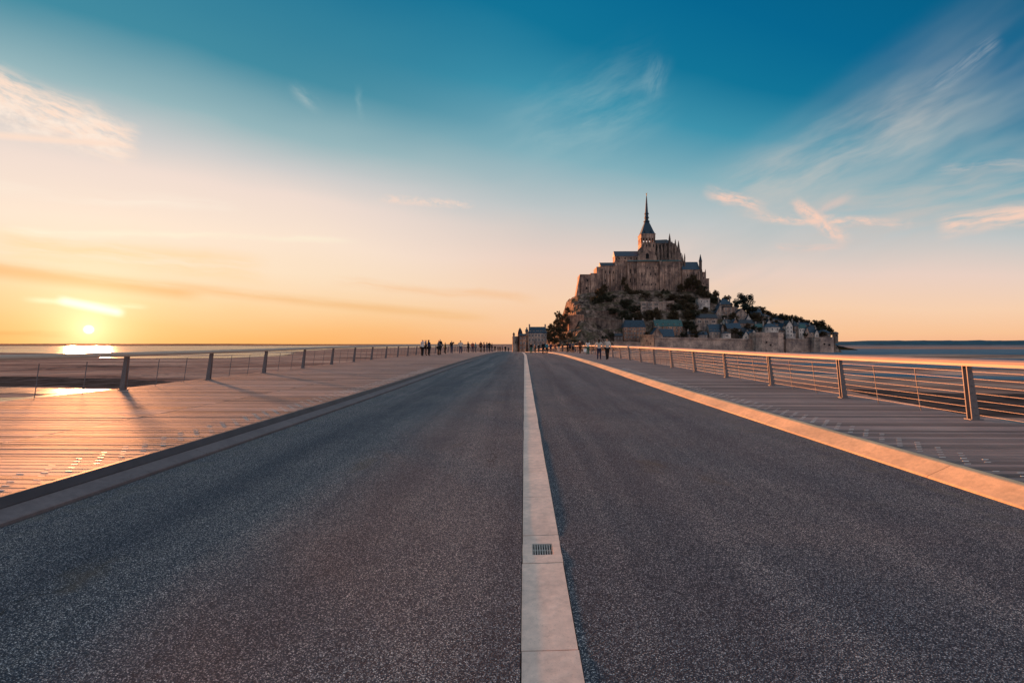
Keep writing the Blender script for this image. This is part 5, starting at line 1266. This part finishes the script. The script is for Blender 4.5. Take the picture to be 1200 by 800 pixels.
def person(label, px, hpx, ps, top, legs, hair='d', turn=0.0, Yd=None, height=1.72, walk=True, group=None, x=None):
    Y = Yd or F * height / hpx; X = (px - 614.5) / F * Y if x is None else x
    on_walk = X - xd(Y) > 5.1 or X - xd(Y) < -4.8
    z = zd(Y) + ((LW if X < 0 else RW) if on_walk else 0.0) if Y < 352 else -3.93
    b_, tr_, jk, hr = POSES[ps]
    o = bpy.data.objects.new('person', b_.copy()); COL.objects.link(o)
    o.data.materials.clear(); o.data.materials.append(M_SKIN)
    o.location = (X, Y, z + .004); s_ = height / 1.74; o.scale = (s_, s_, s_); o.rotation_euler = (0, 0, R(turn))
    tag(o, label, 'person', group)
    for nm, me, mt in (('trousers', tr_, cloth(legs)), ('jacket', jk, cloth(top)), ('hair', hr, cloth(HAIRC[hair]))):
        c_ = bpy.data.objects.new(nm, me); COL.objects.link(c_); c_.parent = o
        c_.material_slots[0].link = 'OBJECT'; c_.material_slots[0].material = mt
    return o
GL = 'people watching the sunset on the left walkway'
pl = [
 ('person in white top raising both arms, first of the left crowd', 494.2, 19.5, 'photo', WHITE, BLACK, 'd', 60, 1.72),
 ('person in black standing right behind the white top with raised arms', 498.6, 18.6, 'stand', BLACK, BLACK, 'd', 100, 1.72),
 ('person in navy jacket and black trousers, third of the left crowd', 502.2, 18.8, 'fold', NAVY, BLACK, 'b', 70, 1.70),
 ('person in dark grey top alone before the tall man in black', 513.2, 17.6, 'rail', GREY, BLACK, 'd', 90, 1.70),
 ('tallest person in black clothes leaning slightly, left crowd', 515.4, 18.6, 'walk', BLACK, BLACK, 'd', 40, 1.85),
 ('short person in olive top standing alone on the left walkway', 521.4, 13.8, 'stand', OLIVE, BLACK, 'd', 120, 1.50),
 ('person in black top and jeans holding one arm up, left crowd', 529.0, 15.2, 'phone', BLACK, JEANS, 'd', 30, 1.75),
 ('person in pale open jacket with hands on hips, left crowd', 539.6, 15.2, 'hips', CREAM, JEANS, 'd', 10, 1.72),
 ('broad person in black coat standing alone left of the dense crowd', 548.6, 12.6, 'fold', BLACK, BLACK, 'd', 60, 1.72),
 ('person in dark red top at the left of the dense crowd', 553.8, 12.4, 'stand', RED, NAVY, 'd', 20, 1.70),
 ('person in teal grey top second in the dense crowd', 557.2, 12.0, 'stand', TEAL, GREY, 'b', 80, 1.70),
 ('tall person in brown in the middle of the dense crowd', 563.4, 13.0, 'walk', BROWN, BLACK, 'd', 50, 1.85),
 ('person in navy with arms folded in the middle of the dense crowd', 567.2, 11.9, 'fold', NAVY, BLACK, 'd', 100, 1.72),
 ('person in grey top with hands on hips in the dense crowd', 570.6, 11.6, 'hips', GREY, JEANS, 'b', 70, 1.72),
 ('person in black striding in the dense crowd', 573.4, 12.2, 'walk', BLACK, BLACK, 'd', 30, 1.75),
 ('last person in black at the right of the dense crowd', 576.4, 11.0, 'stand', BLACK, NAVY, 'd', 90, 1.72),
 ('small distant person in black, first of the far left row', 580.0, 7.4, 'stand', BLACK, BLACK, 'd', 20, 1.72),
 ('small distant person in grey, second of the far left row', 583.6, 6.8, 'walk', GREY, BLACK, 'd', 60, 1.72),
 ('small distant person in brown, third of the far left row', 586.0, 6.6, 'stand', BROWN, BLACK, 'd', 0, 1.72),
 ('small distant person in navy, fourth of the far left row', 588.6, 6.8, 'fold', NAVY, BLACK, 'd', 90, 1.72),
 ('small distant person in black walking beside the left kerb', 592.2, 7.6, 'walk', BLACK, BLACK, 'd', 0, 1.72),
 ('small distant person in grey nearest the end of the left kerb', 595.8, 6.6, 'stand', GREY, BLACK, 'd', 40, 1.70)]
for p_ in pl: person(*p_[:8], height=p_[8], group=GL)
GR = 'people walking on the right walkway and the road end'
pr = [
 ('person in green skirt and dark top in front of the hotel door', 622.4, 12.2, 'stand', BLACK, GREEN, 'd', 180, 1.70),
 ('person in brown coat below the hotel, left of the black pair', 627.0, 9.6, 'stand', BROWN, BLACK, 'd', 120, 1.70),
 ('person in black below the right corner of the hotel', 631.4, 10.0, 'walk', BLACK, BLACK, 'd', 180, 1.74),
 ('tall person in black standing on the road beside the teal jacket', 636.6, 14.2, 'stand', BLACK, BLACK, 'd', 160, 1.78),
 ('person in bright teal jacket and dark trousers on the road', 640.6, 12.9, 'walk', TEAL, BLACK, 'l', 180, 1.70),
 ('person in navy jacket just right of the bright teal jacket', 645.2, 10.4, 'stand', NAVY, NAVY, 'd', 150, 1.70),
 ('person in dark red top near the boulders, right of the navy jacket', 650.6, 9.4, 'walk', RED, GREY, 'd', 200, 1.68),
 ('person in black top and pale trousers on the right kerb', 654.6, 11.4, 'walk', BLACK, CREAM, 'd', 180, 1.74),
 ('person in brown top in the middle of the right crowd', 659.0, 10.0, 'stand', BROWN, GREY, 'd', 130, 1.70),
 ('person in black with arms folded, left of the busy right group', 664.8, 12.1, 'fold', BLACK, BLACK, 'd', 210, 1.72),
 ('person in navy walking in the busy right group', 667.8, 11.8, 'walk', NAVY, BLACK, 'd', 160, 1.72),
 ('person in grey jacket and dark trousers in the busy right group', 671.2, 12.8, 'stand', GREY, BLACK, 'd', 180, 1.72),
 ('person in black striding at the right of the busy right group', 675.2, 12.6, 'walk', BLACK, NAVY, 'b', 150, 1.74),
 ('tall person in reddish brown clothes walking on the right walkway', 679.6, 15.4, 'walk', BROWN, BROWN, 'd', 190, 1.82),
 ('person in white top with dark hair and green trousers on the right walkway', 688.6, 16.2, 'fold', WHITE, GREEN, 'd', 180, 1.72),
 ('person with long dark hair, pale top and dark jeans', 701.6, 23.6, 'hips', CREAM, NAVY, 'd', 170, 1.70),
 ('person in cream jacket and dark trousers nearest on the right walkway', 711.2, 25.0, 'walk', CREAM, BLACK, 'd', 185, 1.78)]
for p_ in pr: person(*p_[:8], height=p_[8], group=GR)
# white bag carried beside the white top
Yb = F * 1.72 / 16.2; X = (685.3 - 614.5) / F * Yb
root = empty('shopping_bag', (X, Yb - .05, zd(Yb) + RW + .30)); tag(root, 'white shopping bag hanging beside the person with green trousers', 'bag')
mb = MB(); mb.add([(-.17, -.07, 0), (.17, -.07, 0), (.17, .07, 0), (-.17, .07, 0), (-.20, -.05, .40), (.20, -.05, .40), (.20, .05, .40), (-.20, .05, .40)], [(0, 3, 2, 1), (0, 1, 5, 4), (1, 2, 6, 5), (2, 3, 7, 6), (3, 0, 4, 7), (4, 5, 6, 7)])
mb.build('bag', flat_mat('white_plastic', (.8, .78, .76), .5, .05), root)
mb = MB(); mb.tube([(-.08, 0, .39), (-.05, 0, .52), (.05, 0, .52), (.08, 0, .39)], .01, 5); mb.build('handle', M_FRAMEW, root)
